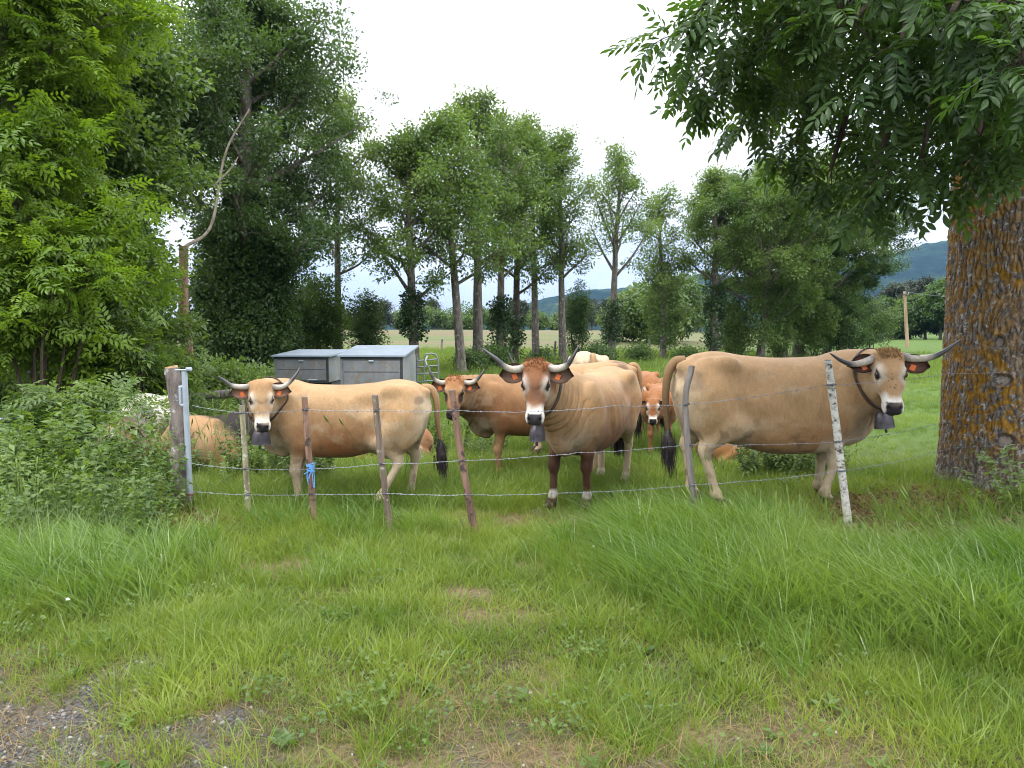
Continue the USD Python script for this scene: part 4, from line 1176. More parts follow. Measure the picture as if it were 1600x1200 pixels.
for i, (px, Y, top, w, n, mat, lab) in enumerate([
        (205, 10.6, 480, 0.55, 110, L_BUSH, 'yellow-green sapling hedge left of the thick leaning post'),
        (120, 8.6, 596, 0.9, 200, L_BUSH, 'leafy bramble below the old leaning trunk'),
        (262, 11.5, 520, 0.6, 100, L_BUSH, 'light green hazel shoots behind the thick leaning post'),
        (40, 13.0, 585, 1.0, 150, L_MID, 'dark undergrowth in the shade at the left edge'),
        (345, 17.0, 568, 1.1, 170, L_MID, 'nettle bed below the ivy-wrapped ash'),
        (455, 18.0, 572, 0.9, 120, L_MID, 'weedy bush left of the feeders')]):
    b = ground_at(px, Y)
    shrub('bush', lab, b, w, w * .8, top_h(top, Y, b), n, 70 + i, mat, SPR_ASH if mat is L_BUSH else SPR, scale=0.8, lump=0.9)

b = ground_at(52, 9.6)
shrub('bush', 'fresh green leafy boughs hanging before the nearest trunk at the left edge', b, 1.15, 0.7, 3.3, 330, 78, L_LIGHT, SPR_ASH, scale=1.0, lump=.9, bottom=.36, power=.6)
# broken snag
b = ground_at(290, 17.0)
t = thing('dead_snag', 'broken reddish trunk with a fallen pale limb resting in the ash', 'dead tree', b)
z1 = top_h(385, 17.0, b)
obj(t, 'trunk', tube(spline([[0, 0, -.1], [0.03, 0, 1.2], [-0.03, 0, 2.2], [0.02, 0, z1]], 14), np.linspace(0.135, 0.10, 14), 12), BARK_R, smooth=True)
e1 = at(330, 352, 17.6) - b; e2 = at(352, 240, 18.2) - b; e3 = at(390, 170, 18.5) - b
pale = bark_mat('bark_pale_dead', (0.09, 0.075, 0.055), (0.22, 0.19, 0.145), 10.0)
obj(t, 'fallen_limb', tube(spline([[0.02, 0, z1 - .03], e1, e2, e3], 20), np.linspace(0.042, 0.018, 20), 8), pale, smooth=True)
obj(t, 'side_branch', tube(spline([at(335, 290, 17.9) - b, at(362, 262, 18.1) - b, at(372, 245, 18.2) - b], 8), np.linspace(.03, .012, 8), 6), pale, smooth=True)

# trees far beyond the meadow
rs = np.random.RandomState(5)
far_labels = ['round pale green tree at the far edge of the dry meadow', 'dark conifer at the far edge of the dry meadow']
k = 0
for px in np.linspace(395, 1090, 44):
    Y = rs.uniform(150, 185)
    px = px + rs.uniform(-8, 8)
    b = ground_at(px, Y)
    pine = rs.rand() < 0.38
    top = rs.uniform(464, 486) if pine else rs.uniform(470, 497)
    if 985 < px < 1095: top -= 22
    h = top_h(top, Y, b)
    if pine:
        tree('pine_tree', far_labels[1], b, h, [(0.2, .28 * h), (0.5, .24 * h), (0.8, .15 * h), (1, .04)], r0=0.16, seed=300 + k, mat=L_PINE, limbs=12, sub=4, tips=3, t0=0.25, rise=0.2, protos=SPR_PINE,
             limb_parts=False, scale=2.0, group='dark conifers beyond the dry meadow', spread=0.4)
    else:
        shrub('far_tree', far_labels[0], b, h * .62, h * .5, h, 120, 300 + k, L_FAR, SPR_FAR, group='round trees beyond the dry meadow', cat_='tree', scale=1.5, lump=.7)
    k += 1
for i, (px, Y, top, w) in enumerate([(1020, 62, 440, 3.0), (1060, 70, 428, 2.6), (985, 66, 462, 2.4)]):
    b = ground_at(px, Y)
    shrub('far_tree', ['broad tree behind the narrow young ash', 'taller broad tree left of the lone ash', 'lower broad tree left of the narrow young ash'][i], b, w, w, top_h(top, Y, b), 260, 350 + i, L_FAR, SPR_FAR, cat_='tree', scale=1.1, lump=.7)
# the wood beyond the green field on the right
for i, (px, Y, top, pine) in enumerate([(1378, 118, 468, 0), (1396, 135, 447, 1), (1410, 140, 440, 1), (1400, 120, 475, 0), (1422, 122, 466, 0), (1440, 140, 437, 1), (1446, 122, 458, 0), (1470, 118, 440, 0), (1497, 115, 425, 0), (1526, 118, 415, 0), (1560, 120, 410, 0), (1600, 120, 405, 0), (1345, 125, 470, 0)]):
    b = ground_at(px, Y)
    h = top_h(top, Y, b)
    nm = ['left end', 'second place'][i % 2]
    if pine:
        tree('pine_tree', 'dark pine standing above the wood beyond the green field', b, h, [(0.3, .25 * h), (0.7, .3 * h), (1, .1 * h)], r0=0.2, seed=400 + i, mat=L_PINE, limbs=14, sub=5, tips=4, t0=0.35, rise=0.3, protos=SPR_PINE,
             limb_parts=False, scale=2.0, group='pines above the wood beyond the green field', spread=.5)
    else:
        tree('broadleaf_tree', 'leafy tree of the wood beyond the green field', b, h, [(0.1, .26 * h), (0.5, .36 * h), (0.8, .26 * h), (1, .08 * h)], r0=0.22, seed=400 + i, mat=L_DARK, limbs=16, sub=6, tips=5, t0=0.14, rise=.5, protos=SPR_FAR,
             limb_parts=False, scale=1.25, group='trees of the wood beyond the green field', spread=.5)

# ------------------------------------------------------------------ the big ash on the right
bx = np.array([TREE_XY[0], TREE_XY[1], float(gz(*TREE_XY))])
ASHB = usdkit.material(stage, '/World/Looks/bark_lichen', {
    'a': ('attribute', {'attribute': 'coat'}), 'tc': ('texture_coordinate', {}), 'mp': ('mapping', {'scale': (1, 1, 0.45)}), 's': ('separate_color', {}),
    'n': ('noise_texture', {'scale': 26.0, 'detail': 7.0, 'roughness': 0.7}), 'r': ('rgb_ramp', {'ramp': [(0.30, (0.042, 0.034, 0.028)), (0.52, (0.150, 0.125, 0.103)), (0.72, (0.28, 0.25, 0.215))]}),
    'cr': ('mix', {'mix_type': 'mix', 'color2': (0.022, 0.017, 0.014)}),
    'n2': ('noise_texture', {'scale': 12.0, 'detail': 6.0, 'roughness': 0.66}), 'o': ('rgb_ramp', {'ramp': [(0.470, (0, 0, 0)), (0.52, (1, 1, 1))]}),
    'om': ('mix', {'mix_type': 'multiply', 'fac': 1.0}), 'oc': ('mix', {'mix_type': 'mix'}), 'ocol': ('rgb_ramp', {'ramp': [(0.3, (0.125, 0.062, 0.012)), (0.7, (0.30, 0.165, 0.024))]}),
    'n3': ('noise_texture', {'scale': 19.0, 'detail': 6.0, 'roughness': 0.7}), 'w': ('rgb_ramp', {'ramp': [(0.555, (0, 0, 0)), (0.60, (1, 1, 1))]}), 'wm': ('mix', {'mix_type': 'mix', 'color2': (0.36, 0.36, 0.35)}),
    'wf': ('math', {'math_type': 'multiply', 'value2': 0.8}), 'tint': ('mix', {'mix_type': 'mix', 'color2': (0.42, 0.33, 0.27)}),
    'b': ('bump', {'strength': 0.55, 'distance': 0.02}), 'p': ('principled_bsdf', {'roughness': 0.92, 'specular_ior_level': 0.15}),
    'off': ('mapping', {'location': (7.3, 2.1, 4.4)}),
}, [
    ('tc.object', 'mp.vector'), ('mp.vector', 'n.vector'), ('tc.object', 'n2.vector'), ('tc.object', 'off.vector'), ('off.vector', 'n3.vector'), ('a.color', 's.color'),
    ('n.fac', 'r.fac'), ('s.g', 'cr.fac'), ('r.color', 'cr.color1'), ('n2.fac', 'o.fac'), ('n.fac', 'ocol.fac'), ('o.color', 'om.color1'), ('s.r', 'om.color2'),
    ('n3.fac', 'w.fac'), ('w.color', 'wf.value1'), ('wf.value', 'wm.fac'), ('cr.color', 'wm.color1'),
    ('wm.color', 'oc.color1'), ('ocol.color', 'oc.color2'), ('om.color', 'oc.fac'),
    ('oc.color', 'tint.color1'), ('s.b', 'tint.fac'), ('tint.color', 'p.base_color'), ('n.fac', 'b.height'), ('b.normal', 'p.normal')], surface='p.BSDF')
big = thing('ash_tree', 'huge ash trunk crusted with orange lichen, its canopy overhanging the right side', 'tree', bx)
na_, nz_ = 460, 520
za = np.linspace(-0.25, 5.6, nz_); aa = np.linspace(0, 2 * np.pi, na_ + 1)[:-1]
ZA, AA_ = np.meshgrid(za, aa, indexing='ij')
cx_, cy_ = np.cos(AA_), np.sin(AA_)
rb = 0.555 + 0.045 * np.exp(-np.maximum(ZA, 0) / 0.14) + 0.012 * np.sin(AA_ * 3 + 1) - 0.012 * ZA * 0.3 + 0.04 * ss(3.6, 5.4, ZA)
pt = np.stack([cx_ * 0.56, cy_ * 0.56, ZA], -1)
bv_ = ZA / 0.42
w1_ = (meshkit.fbm(pt * np.array([5, 5, 3.5]), 3, 58) - .5) * 11.0; w2_ = (meshkit.fbm(pt * np.array([5, 5, 3.5]) + 20, 3, 59) - .5) * 11.0
dia = np.minimum(np.abs(np.sin(np.pi * (np.round(2 * np.pi * .56 / .052) * AA_ / (2 * np.pi) + bv_) / 1 + w1_)), np.abs(np.sin(np.pi * (np.round(2 * np.pi * .56 / .052) * AA_ / (2 * np.pi) - bv_) + w2_)))
warp = (meshkit.fbm(pt * np.array([3, 3, 2.2]), 3, 51) - 0.5)[..., None] * np.array([0.16, 0.16, 0.3])
q1 = meshkit.noise((pt + warp) * np.array([30, 30, 6.0]), 52) * .75 + .25 * meshkit.noise((pt + warp) * np.array([70, 70, 18]), 56); q2 = meshkit.noise((pt - warp) * np.array([44, 44, 13.0]) + 9, 53)
ridge_ = 1 - np.abs(q1 * 2 - 1) * 1.0
crack = np.maximum(ss(0.46, 0.06, dia), 0.5 * ss(0.6, 0.97, 1 - np.abs(q1 - 0.5) * 2.6))
fine = meshkit.fbm(pt * np.array([60, 60, 30]), 3, 54) - 0.5
disp = -0.020 * crack + 0.016 * fine + 0.012 * (q2 - .5)
rr_ = rb + disp
scar = np.zeros_like(rr_); scol = np.zeros_like(rr_)
for (px, py, w_, h_) in [(1553, 535, .055, .075), (1562, 595, .08, .058), (1570, 692, .085, .065)]:
    P = at(px, py, TREE_XY[1] - 0.52) - bx
    a_ = math.atan2(P[1], P[0])
    dd = np.hypot(((AA_ - a_ + np.pi) % (2 * np.pi) - np.pi) * 0.56 / w_, (ZA - P[2]) / h_)
    dd = dd * (1 + 0.9 * (meshkit.fbm(pt * 9, 3, 57) - .5)); scar = np.maximum(scar, ss(1.10, 0.6, dd)); rr_ = rr_ + 0.014 * np.exp(-((dd - 1.05) / 0.22) ** 2)
    scol = np.maximum(scol, ss(0.62, 0.45, dd + fine * .6))
rr_ = rr_ * (1 - scar) + (rb - 0.04 + 0.006 * fine) * scar
tv = np.stack([cx_ * rr_, cy_ * rr_, ZA], -1).reshape(-1, 3)
ii, jj = np.meshgrid(np.arange(nz_ - 1), np.arange(na_), indexing='ij')
tq = np.stack([ii * na_ + jj, ii * na_ + (jj + 1) % na_, (ii + 1) * na_ + (jj + 1) % na_, (ii + 1) * na_ + jj], -1).reshape(-1, 4)
lich = ss(-0.20, -0.80, cx_) * 0.75 + 0.70 * ss(0.46, 0.66, meshkit.fbm(pt * 2.6, 3, 55)); lich = lich * ss(0.05, 0.5, ZA) * (1 - scar)
tcol = np.stack([np.clip(lich, 0, 1), np.clip(crack * (1 - scar) * .40 + scar * (1 - scol) * 0.45, 0, 1), scol * .4], -1).reshape(-1, 3)
obj(big, 'trunk', (tv, np.vstack([tq[:, [0, 1, 2]], tq[:, [0, 2, 3]]])), ASHB, smooth=True, color=tcol)
# limbs: they leave the trunk above the picture and droop into it
top0 = np.array([0, 0, 5.3])
ends = [(1015, 70, 5.0), (1045, 165, 5.4), (1125, 215, 5.9), (1195, 275, 6.1), (1285, 315, 5.6), (1365, 335, 5.1), (1440, 300, 4.7), (1530, 270, 4.6), (1595, 250, 4.3), (1600, 120, 3.9),
        (1090, 20, 4.8), (1180, 60, 5.0), (1260, 120, 5.6), (1330, 60, 4.6), (1400, 150, 4.4), (1480, 60, 4.2), (1560, 30, 4.0), (1250, -40, 4.6), (1130, -90, 4.6), (1400, -60, 4.2), (1060, -120, 5.2), (1520, 180, 5.2), (1330, 230, 6.2), (1220, 190, 6.6), (1440, 220, 6.2), (1300, -10, 6.4), (1150, 120, 6.6), (1580, -60, 4.6), (1480, 130, 5.4), (1380, 10, 6.0), (1540, 100, 5.0), (1600, 200, 5.0), (1100, 130, 5.4), (1380, 270, 5.6)]
rs = np.random.RandomState(77)
leafP, leafX = [], []
for i, (px, py, Y) in enumerate(ends):
    e = at(px + 55 * ss(1350, 1150, px), py - (48 if py > 130 else 20), Y) - bx
    s0 = top0 + np.array([rs.uniform(-.3, 0), rs.uniform(-.3, .2), rs.uniform(-1.4, .7)])
    if e[2] > s0[2]: s0[2] = e[2] + 0.2
    mid = s0 * 0.45 + e * 0.55; mid[2] = max(s0[2], e[2]) + rs.uniform(-0.1, .25)
    pl = spline([s0, mid, e * 0.9 + mid * 0.1 + [0, 0, .02], e], 22)
    obj(big, 'limb', tube(pl, 0.038 * (1 - np.linspace(0, 1, 22)) ** 0.9 + 0.005, 7), BARK_D, smooth=True)
    tw_ = []
    for k in range(46):
        w = 0.30 + 0.70 * (k + rs.rand()) / 46
        p0 = pl[min(int(w * 21), 21)]
        d = rs.normal(0, 1, 3); d[2] = d[2] * .55 - 0.1; d /= np.linalg.norm(d)
        out = (pl[min(int(w * 21) + 1, 21)] - pl[max(int(w * 21) - 2, 0)]); out /= np.linalg.norm(out) + 1e-9
        d = d + out * 0.7; d /= np.linalg.norm(d)
        l = rs.uniform(0.06, 0.34)
        p1 = p0 + d * l
        if k % 3 == 0:
            tw_.append(tube([p0, (p0 + p1) / 2 + [0, 0, .01], p1], [0.005, 0.004, 0.002], 4, cap=False))
        for _ in range(2):
            dd = d + rs.normal(0, .55, 3)
            leafP.append(p1 - d * l * rs.uniform(0, .4)); leafX.append(dd / np.linalg.norm(dd))
    obj(big, 'twigs', cat(*tw_), BARK_D)
    note(prim(_last := f'{big}/twigs' if i == 0 else f'{big}/twigs_{i:03d}'), None, None, None, 'stuff')
leafP, leafX = np.array(leafP), np.array(leafX)
world = leafP + bx
dist = np.linalg.norm(world - EYE, axis=1)
dv = (world - EYE) / dist[:, None]
vis = (dv[:, 1] > 0) & (np.abs(dv[:, 0] / dv[:, 1]) < 0.70) & ((dv[:, 2] / dv[:, 1]) < 0.47)
keep = rs.rand(len(leafP)) < 0.9
order = np.argsort(np.where(vis & keep, dist, 99))
near_set = set(order[:300].tolist())
CL = [compound_leaf(np.random.RandomState(500 + i), 0.24, 4 + i % 2, 0.088, 0.033, 0.25 + 0.1 * (i % 3)) for i in range(6)]
X = leafX.copy(); X[:, 2] -= 0.15; X /= np.linalg.norm(X, axis=1, keepdims=True)
upv = np.array([0, 0, 1.0]) + rs.normal(0, .3, X.shape)
Yv = np.cross(upv, X); Yv /= np.linalg.norm(Yv, axis=1, keepdims=True)
Zv = np.cross(X, Yv)
RM = np.stack([X, Yv, Zv], -1)
scl = rs.uniform(0.75, 1.2, len(leafP)); wh = rs.randint(0, 6, len(leafP))
for i in sorted(near_set):
    v, f = CL[wh[i]]
    obj(big, 'compound_leaf', ((v * scl[i]) @ RM[i].T + leafP[i], f), L_NEAR)
rest = np.array([i for i in range(len(leafP)) if keep[i] and i not in near_set])
instancer(big, 'canopy_leaves', CL, L_NEAR, leafP[rest], RM[rest], scl[rest], wh[rest], 'stuff')
# ------------------------------------------------------------------ fence: posts, wires, twine
WOOD_B = bark_mat('post_brown', (0.075, 0.055, 0.042), (0.22, 0.165, 0.125), 16.0, ((0.34, 0.35, 0.27), 22.0, 0.62), 0.12)
WOOD_G = bark_mat('post_grey', (0.075, 0.066, 0.060), (0.24, 0.21, 0.185), 18.0, None, 0.10)
WOOD_L = bark_mat('post_mossy', (0.12, 0.105, 0.065), (0.33, 0.29, 0.18), 20.0, ((0.42, 0.43, 0.33), 30.0, 0.56), 0.2)
WOOD_R = bark_mat('post_red_brown', (0.085, 0.05, 0.036), (0.27, 0.165, 0.115), 15.0, ((0.07, 0.05, 0.045), 11.0, 0.55), 0.12)
BIRCH = usdkit.material(stage, '/World/Looks/birch_bark', {
    'tc': ('texture_coordinate', {}), 'mp': ('mapping', {'scale': (19, 19, 26)}), 'n': ('noise_texture', {'scale': 1.0, 'detail': 6.0, 'roughness': 0.72, 'distortion': 0.6}),
    'r': ('rgb_ramp', {'ramp': [(0.37, (0.035, 0.03, 0.026)), (0.42, (0.22, 0.20, 0.165)), (0.52, (0.44, 0.42, 0.37)), (0.8, (0.54, 0.52, 0.47))]}),
    'b': ('bump', {'strength': 0.4, 'distance': 0.006}), 'p': ('principled_bsdf', {'roughness': 0.7, 'specular_ior_level': 0.2})},
    [('tc.object', 'mp.vector'), ('mp.vector', 'n.vector'), ('n.fac', 'r.fac'), ('r.color', 'p.base_color'), ('n.fac', 'b.height'), ('b.normal', 'p.normal')], surface='p.BSDF')
WIRE = simple('galvanised_wire', (0.16, 0.17, 0.19), 0.45, metallic=0.6, vary=0.35, scale=9)
WIRE_D = simple('dark_wire', (0.05, 0.052, 0.055), 0.5, metallic=0.5, vary=0.3)
GALV = simple('galvanised_steel', (0.36, 0.40, 0.44), 0.42, metallic=0.55, vary=0.22, scale=7, bump=0.1)
RUSTM = simple('rusty_iron', (0.13, 0.055, 0.03), 0.8, vary=0.45, scale=20, bump=.3)
CUT = simple('cut_wood', (0.45, 0.28, 0.14), 0.85, vary=0.3, scale=40)

def stick(pts, r, seed, sides=12, n=26, knots=3, ridge=0.08):
    rs = np.random.RandomState(seed)
    p = spline(pts, n)
    m = tube(p, 1.0, sides)
    t = np.concatenate([np.repeat(np.linspace(0, 1, n), sides), [0, 1]])
    ctr = np.vstack([np.repeat(p, sides, 0), p[:1], p[-1:]])
    off = np.array(m.vertices) - ctr
    R = np.interp(t, np.linspace(0, 1, len(r)), r)
    R = R * (1 + ridge * 2 * (meshkit.fbm(ctr * 7 + off * 1.2 + seed, 3, seed) - .5) * 2)
    for _ in range(knots):
        u = rs.uniform(.1, .95); d = rs.normal(0, 1, 3); d[2] = 0; d /= np.linalg.norm(d)
        R = R + r[0] * 0.45 * np.exp(-((t - u) / 0.022) ** 2) * np.clip(off @ d, 0, 1) ** 2
    m.vertices = ctr + off * R[:, None]
    return m

POSTS = [  # name bits: label, material, top pixel, mid pixel, foot pixel (where the grass takes it), Y, radius
    ('mossy grey-green fence stake, first from the steel gate post', WOOD_L, (378, 634), (384, 730), (389, 815), 6.35, 0.024),
    ('weathered fence stake with blue twine knotted round it', WOOD_R, (476, 621), (484, 730), (493, 838), 6.15, 0.026),
    ('lichen-spotted brown fence stake in front of the left cow\'s hind legs', WOOD_B, (586, 618), (596, 720), (610, 830), 6.05, 0.026),
    ('leaning red-brown fence stake in front of the black-cheeked cow\'s face', WOOD_R, (706, 610), (722, 720), (745, 846), 5.95, 0.029),
    ('crooked grey fence stake in front of the right-hand cow\'s rump', WOOD_G, (1081, 572), (1071, 640), (1087, 815), 6.0, 0.026),
    ('white birch fence stake with dark bark scars', BIRCH, (1294, 563), (1306, 660), (1326, 825), 5.9, 0.029)]
post_at = []
for i, (lab, m, a, c, f, Y, r) in enumerate(POSTS):
    foot = at(*f, Y)
    ground_z = float(gz(foot[0], Y))
    A = at(*a, Y); C = at(*c, Y)
    dirf = (foot - C) / np.linalg.norm(foot - C)
    foot2 = foot + dirf * max(0.0, (foot[2] - (ground_z - 0.12)) / max(-dirf[2], .3))
    t = thing('fence_post', lab, 'fence post', (foot2[0], foot2[1], ground_z))
    base = np.array([foot2[0], foot2[1], ground_z])
    mesh = stick([A - base, C - base, foot - base, foot2 - base], [r * 0.95, r, r * 1.08, r * 1.15], 20 + i)
    obj(t, 'stake', mesh, m, smooth=50)
    e = trimesh.creation.cylinder(r * 0.9, 0.006, sections=12); e.apply_translation(A - base + [0, 0, 0.001])
    obj(t, 'cut_top', e, WOOD_G)
    post_at.append((t, base, A, C, foot, r))

# thick leaning strainer post and the steel gate post beside it
Y = 6.6
b = at(283, 800, Y); b[2] = float(gz(b[0], Y))
t = thing('strainer_post', 'thick leaning bark-covered strainer post at the left end of the wires', 'fence post', b)
A, C, F = at(268, 575, Y), at(281, 660, Y), at(285, 790, Y)
obj(t, 'trunk', stick([A - b, C - b, F - b, np.array([0, 0.0, -0.15])], [0.062, 0.075, 0.085, 0.09], 31, 18, 40, 6, 0.12), bark_mat('bark_strainer', (0.05, 0.040, 0.036), (0.24, 0.20, 0.17), 16.0, ((0.33, 0.33, 0.31), 12.0, 0.57)), smooth=60)
e = trimesh.creation.cylinder(0.052, 0.02, sections=14); e.apply_transform(trimesh.transformations.rotation_matrix(-.2, [0, 1, 0])); e.apply_translation(A - b + [0, 0, 0.006])
obj(t, 'cut_top', e, CUT)
Y = 6.42
b = at(297, 775, Y); b[2] = float(gz(b[0], Y)); T_ = at(288, 580, Y)
t = thing('gate_post', 'galvanised steel gate post with a flat cap and bracket', 'gate post', b)
foot = at(297, 772, Y) - b
obj(t, 'pipe', tube([T_ - b, foot], 0.024, 16), GALV, smooth=40)
obj(t, 'cap', bevel_box((0.135, 0.05, 0.012), 0.004, T_ - b + [-0.006, 0, 0.012]), GALV)
obj(t, 'bolt', bevel_box((0.05, 0.03, 0.03), 0.006, T_ - b + [0.045, -0.01, 0.018]), GALV)
obj(t, 'bracket', bevel_box((0.022, 0.03, 0.17), 0.005, at(282, 618, Y) - b), GALV)
obj(t, 'hinge_lug', bevel_box((0.04, 0.03, 0.02), 0.005, at(286, 604, Y) - b), GALV)
obj(t, 'hinge_lug', bevel_box((0.04, 0.03, 0.02), 0.005, at(286, 633, Y) - b), GALV)
obj(t, 'foot_plate', bevel_box((0.07, 0.06, 0.015), 0.004, foot - [0, 0, 0.0]), RUSTM)

def barbed(label, pts, seed, mat=None, barb_gap=0.115, r=0.0013):
    """pts: world points where the wire is held; it sags a little between them."""
    rs = np.random.RandomState(seed)
    full = []
    for a, c in zip(pts[:-1], pts[1:]):
        L = np.linalg.norm(c - a); n = max(8, int(L / 0.025))
        q = np.linspace(0, 1, n, endpoint=False)[:, None]
        s = a + (c - a) * q - np.array([0, 0, 1]) * (4 * q * (1 - q)) * 0.012 * L
        s = s + (fb(q[:, 0] * L * 4 + seed * 3, q[:, 0], 1.0, seed)[:, None] - .5) * np.array([0, .01, .012])
        full.append(s)
    full = np.vstack(full + [pts[-1][None]])
    o = full[0].copy()
    t = thing('barbed_wire', label, 'wire', o)
    P = full - o
    n = len(P); ph = np.arange(n) * 0.025 / 0.035 * np.pi
    tw1 = P + np.stack([0 * ph, np.cos(ph), np.sin(ph)], 1) * 0.0016
    tw2 = P - np.stack([0 * ph, np.cos(ph), np.sin(ph)], 1) * 0.0016
    obj(t, 'strand', cat(tube(tw1, r, 4), tube(tw2, r, 4)), mat or WIRE)
    seg = np.concatenate([[0], np.cumsum(np.linalg.norm(np.diff(P, axis=0), axis=1))])
    barbs = []
    for d in np.arange(0.06, seg[-1], barb_gap):
        d = d + rs.uniform(-.015, .015)
        c = np.array([np.interp(d, seg, P[:, k]) for k in range(3)])
        i = min(np.searchsorted(seg, d), n - 2); tx = P[i + 1] - P[i]; tx /= np.linalg.norm(tx)
        a_ = rs.uniform(0, np.pi); u = np.array([0, math.cos(a_), math.sin(a_)]); w = np.cross(tx, u)
        barbs.append(tube([c - u * 0.013 - tx * .003, c, c + u * 0.013 + tx * .003], [0.0008, 0.0020, 0.0008], 4))
        barbs.append(tube([c - w * 0.013 + tx * .004, c + tx * .002, c + w * 0.013 + tx * .004], [0.0008, 0.0020, 0.0008], 4))
        barbs.append(tube([c - tx * 0.006, c + tx * .006], 0.0042, 5))
    obj(t, 'barbs', cat(*barbs), mat or WIRE)
    note(prim(f'{t}/barbs'), None, None, None, 'stuff')
    return t

TRUNK_Y = TREE_XY[1] - 0.50
def held(px, py, Y):
    return at(px, py, Y - 0.03)
SP = 6.40
top_w = [held(300, 634, SP), held(379, 645, 6.35), held(478, 640, 6.15), held(588, 641, 6.05), held(708, 641, 5.95), held(830, 643, 5.96), held(960, 634, 5.98), held(1074, 632, 6.0), held(1296, 601, 5.9), held(1484, 583, TRUNK_Y + .35), held(1560, 582, TRUNK_Y - .02)]
mid_w = [held(300, 725, SP), held(385, 733, 6.35), held(485, 733, 6.15), held(598, 725, 6.05), held(722, 720, 5.95), held(900, 708, 5.97), held(1075, 695, 6.0), held(1309, 690, 5.9), held(1486, 657, TRUNK_Y + .35), held(1572, 641, TRUNK_Y - .02)]
bot_w = [held(302, 768, SP), held(388, 773, 6.35), held(490, 772, 6.15), held(604, 771, 6.05), held(728, 773, 5.95), held(860, 771, 5.96), held(1080, 758, 6.0), held(1314, 736, 5.9), held(1486, 700, TRUNK_Y + .35), held(1575, 692, TRUNK_Y - .02)]
barbed('top strand of barbed wire crossing the foremost cow\'s muzzle', top_w, 1)
barbed('middle strand of barbed wire passing under the cows\' bellies', mid_w, 2)
barbed('lowest strand of barbed wire just above the grass', bot_w, 3)
for k, (py0, py1, lab) in enumerate([(540, 540, 'highest wire stapled across the lichened trunk'), (638, 640, 'wire stapled across the trunk between its two lower scars'), (689, 694, 'wire crossing the trunk through the lowest scar')]):
    barbed(lab, [held(1483, py0, TRUNK_Y + .33), held(1530, py0 + 1, TRUNK_Y + .03), held(1575, py1, TRUNK_Y - .03), held(1640, py1 + 2, TRUNK_Y + .03)], 5 + k, WIRE_D, 0.16)
barbed('short length of barbed wire above the water tub at the left edge', [at(-30, 630, 8.6), at(40, 636, 8.5), at(110, 637, 8.3), at(282, 640, 6.55)], 9)
# staples and tie wire at the posts
for (t, base, A, C, F, r), (w1, w2, w3) in zip(post_at, [(top_w[1], mid_w[1], bot_w[1]), (top_w[2], mid_w[2], bot_w[2]), (top_w[3], mid_w[3], bot_w[3]), (top_w[4], mid_w[4], bot_w[4]), (top_w[7], mid_w[6], bot_w[6]), (top_w[8], mid_w[7], bot_w[7])]):
    for w in (w1, w2, w3):
        axis = [A, C, F]
        z = w[2]
        c = A + (C - A) * np.clip((A[2] - z) / (A[2] - C[2]), 0, 1) if z > C[2] else C + (F - C) * np.clip((C[2] - z) / (C[2] - F[2]), 0, 1)
        g = np.linspace(0, 2 * np.pi, 15)
        for dz in (-.004, 0.004):
            obj(t, 'tie_wire', tube(c - base + np.stack([np.cos(g) * (r * 1.12), np.sin(g) * (r * 1.12), dz + 0.004 * np.cos(g)], 1), 0.0026, 5), WIRE_D)

TWINE = simple('blue_twine', (0.10, 0.30, 0.62), 0.7, vary=0.35, scale=60)
t_, base, A, C, F, r = post_at[1]
c = at(485, 731, 6.15)
t = thing('baler_twine', 'frayed pale blue baler twine knotted round the second stake', 'twine', c)
rs = np.random.RandomState(4)
coil = []
for k in range(6):
    g = np.linspace(0, 2 * np.pi, 17); z = rs.uniform(-.03, .03)
    coil.append(tube(np.stack([np.cos(g) * (r + .006), np.sin(g) * (r + .006), z + .012 * np.sin(g + k)], 1), 0.0035, 5))
obj(t, 'coil', cat(*coil), TWINE)
ends_ = []
for k in range(9):
    a = np.array([rs.uniform(-.03, .045), -r - .006, rs.uniform(-.02, .02)])
    L = rs.uniform(.05, .2) if k > 2 else .05
    d = np.array([rs.uniform(-.3, .5) if k > 3 else rs.uniform(-1, -.4), -.1, -1 if k > 2 else .1]); d /= np.linalg.norm(d)
    ends_.append(tube(spline([a, a + d * L * .5 + rs.normal(0, .008, 3), a + d * L + rs.normal(0, .01, 3)], 7), 0.0025, 4))
obj(t, 'loose_ends', cat(*ends_), TWINE)

# ------------------------------------------------------------------ calf feeders, gate hurdle, pole, tub
FEED = usdkit.material(stage, '/World/Looks/feeder_sheet', {
    'tc': ('texture_coordinate', {}), 'n': ('noise_texture', {'scale': 2.2, 'detail': 6.0, 'roughness': 0.65}), 'n2': ('noise_texture', {'scale': 5.5, 'detail': 6.0, 'roughness': 0.7}),
    'r': ('rgb_ramp', {'ramp': [(0.3, (0.15, 0.16, 0.165)), (0.7, (0.27, 0.275, 0.275))]}), 'rr': ('rgb_ramp', {'ramp': [(0.50, (0, 0, 0)), (0.70, (1, 1, 1))]}),
    'm': ('mix', {'mix_type': 'mix', 'color2': (0.22, 0.15, 0.085)}), 'p': ('principled_bsdf', {'roughness': 0.45, 'metallic': 0.35, 'specular_ior_level': 0.4})},
    [('tc.object', 'n.vector'), ('tc.object', 'n2.vector'), ('n.fac', 'r.fac'), ('n2.fac', 'rr.fac'), ('rr.color', 'm.fac'), ('r.color', 'm.color1'), ('m.color', 'p.base_color')], surface='p.BSDF')
FEED_L = simple('feeder_lid', (0.25, 0.29, 0.33), 0.4, metallic=0.4, vary=0.15, scale=3)
FEED_D = simple('feeder_frame_dark', (0.035, 0.037, 0.04), 0.6, vary=0.3)
RUB = simple('tyre_rubber', (0.02, 0.02, 0.02), 0.8, vary=0.3)

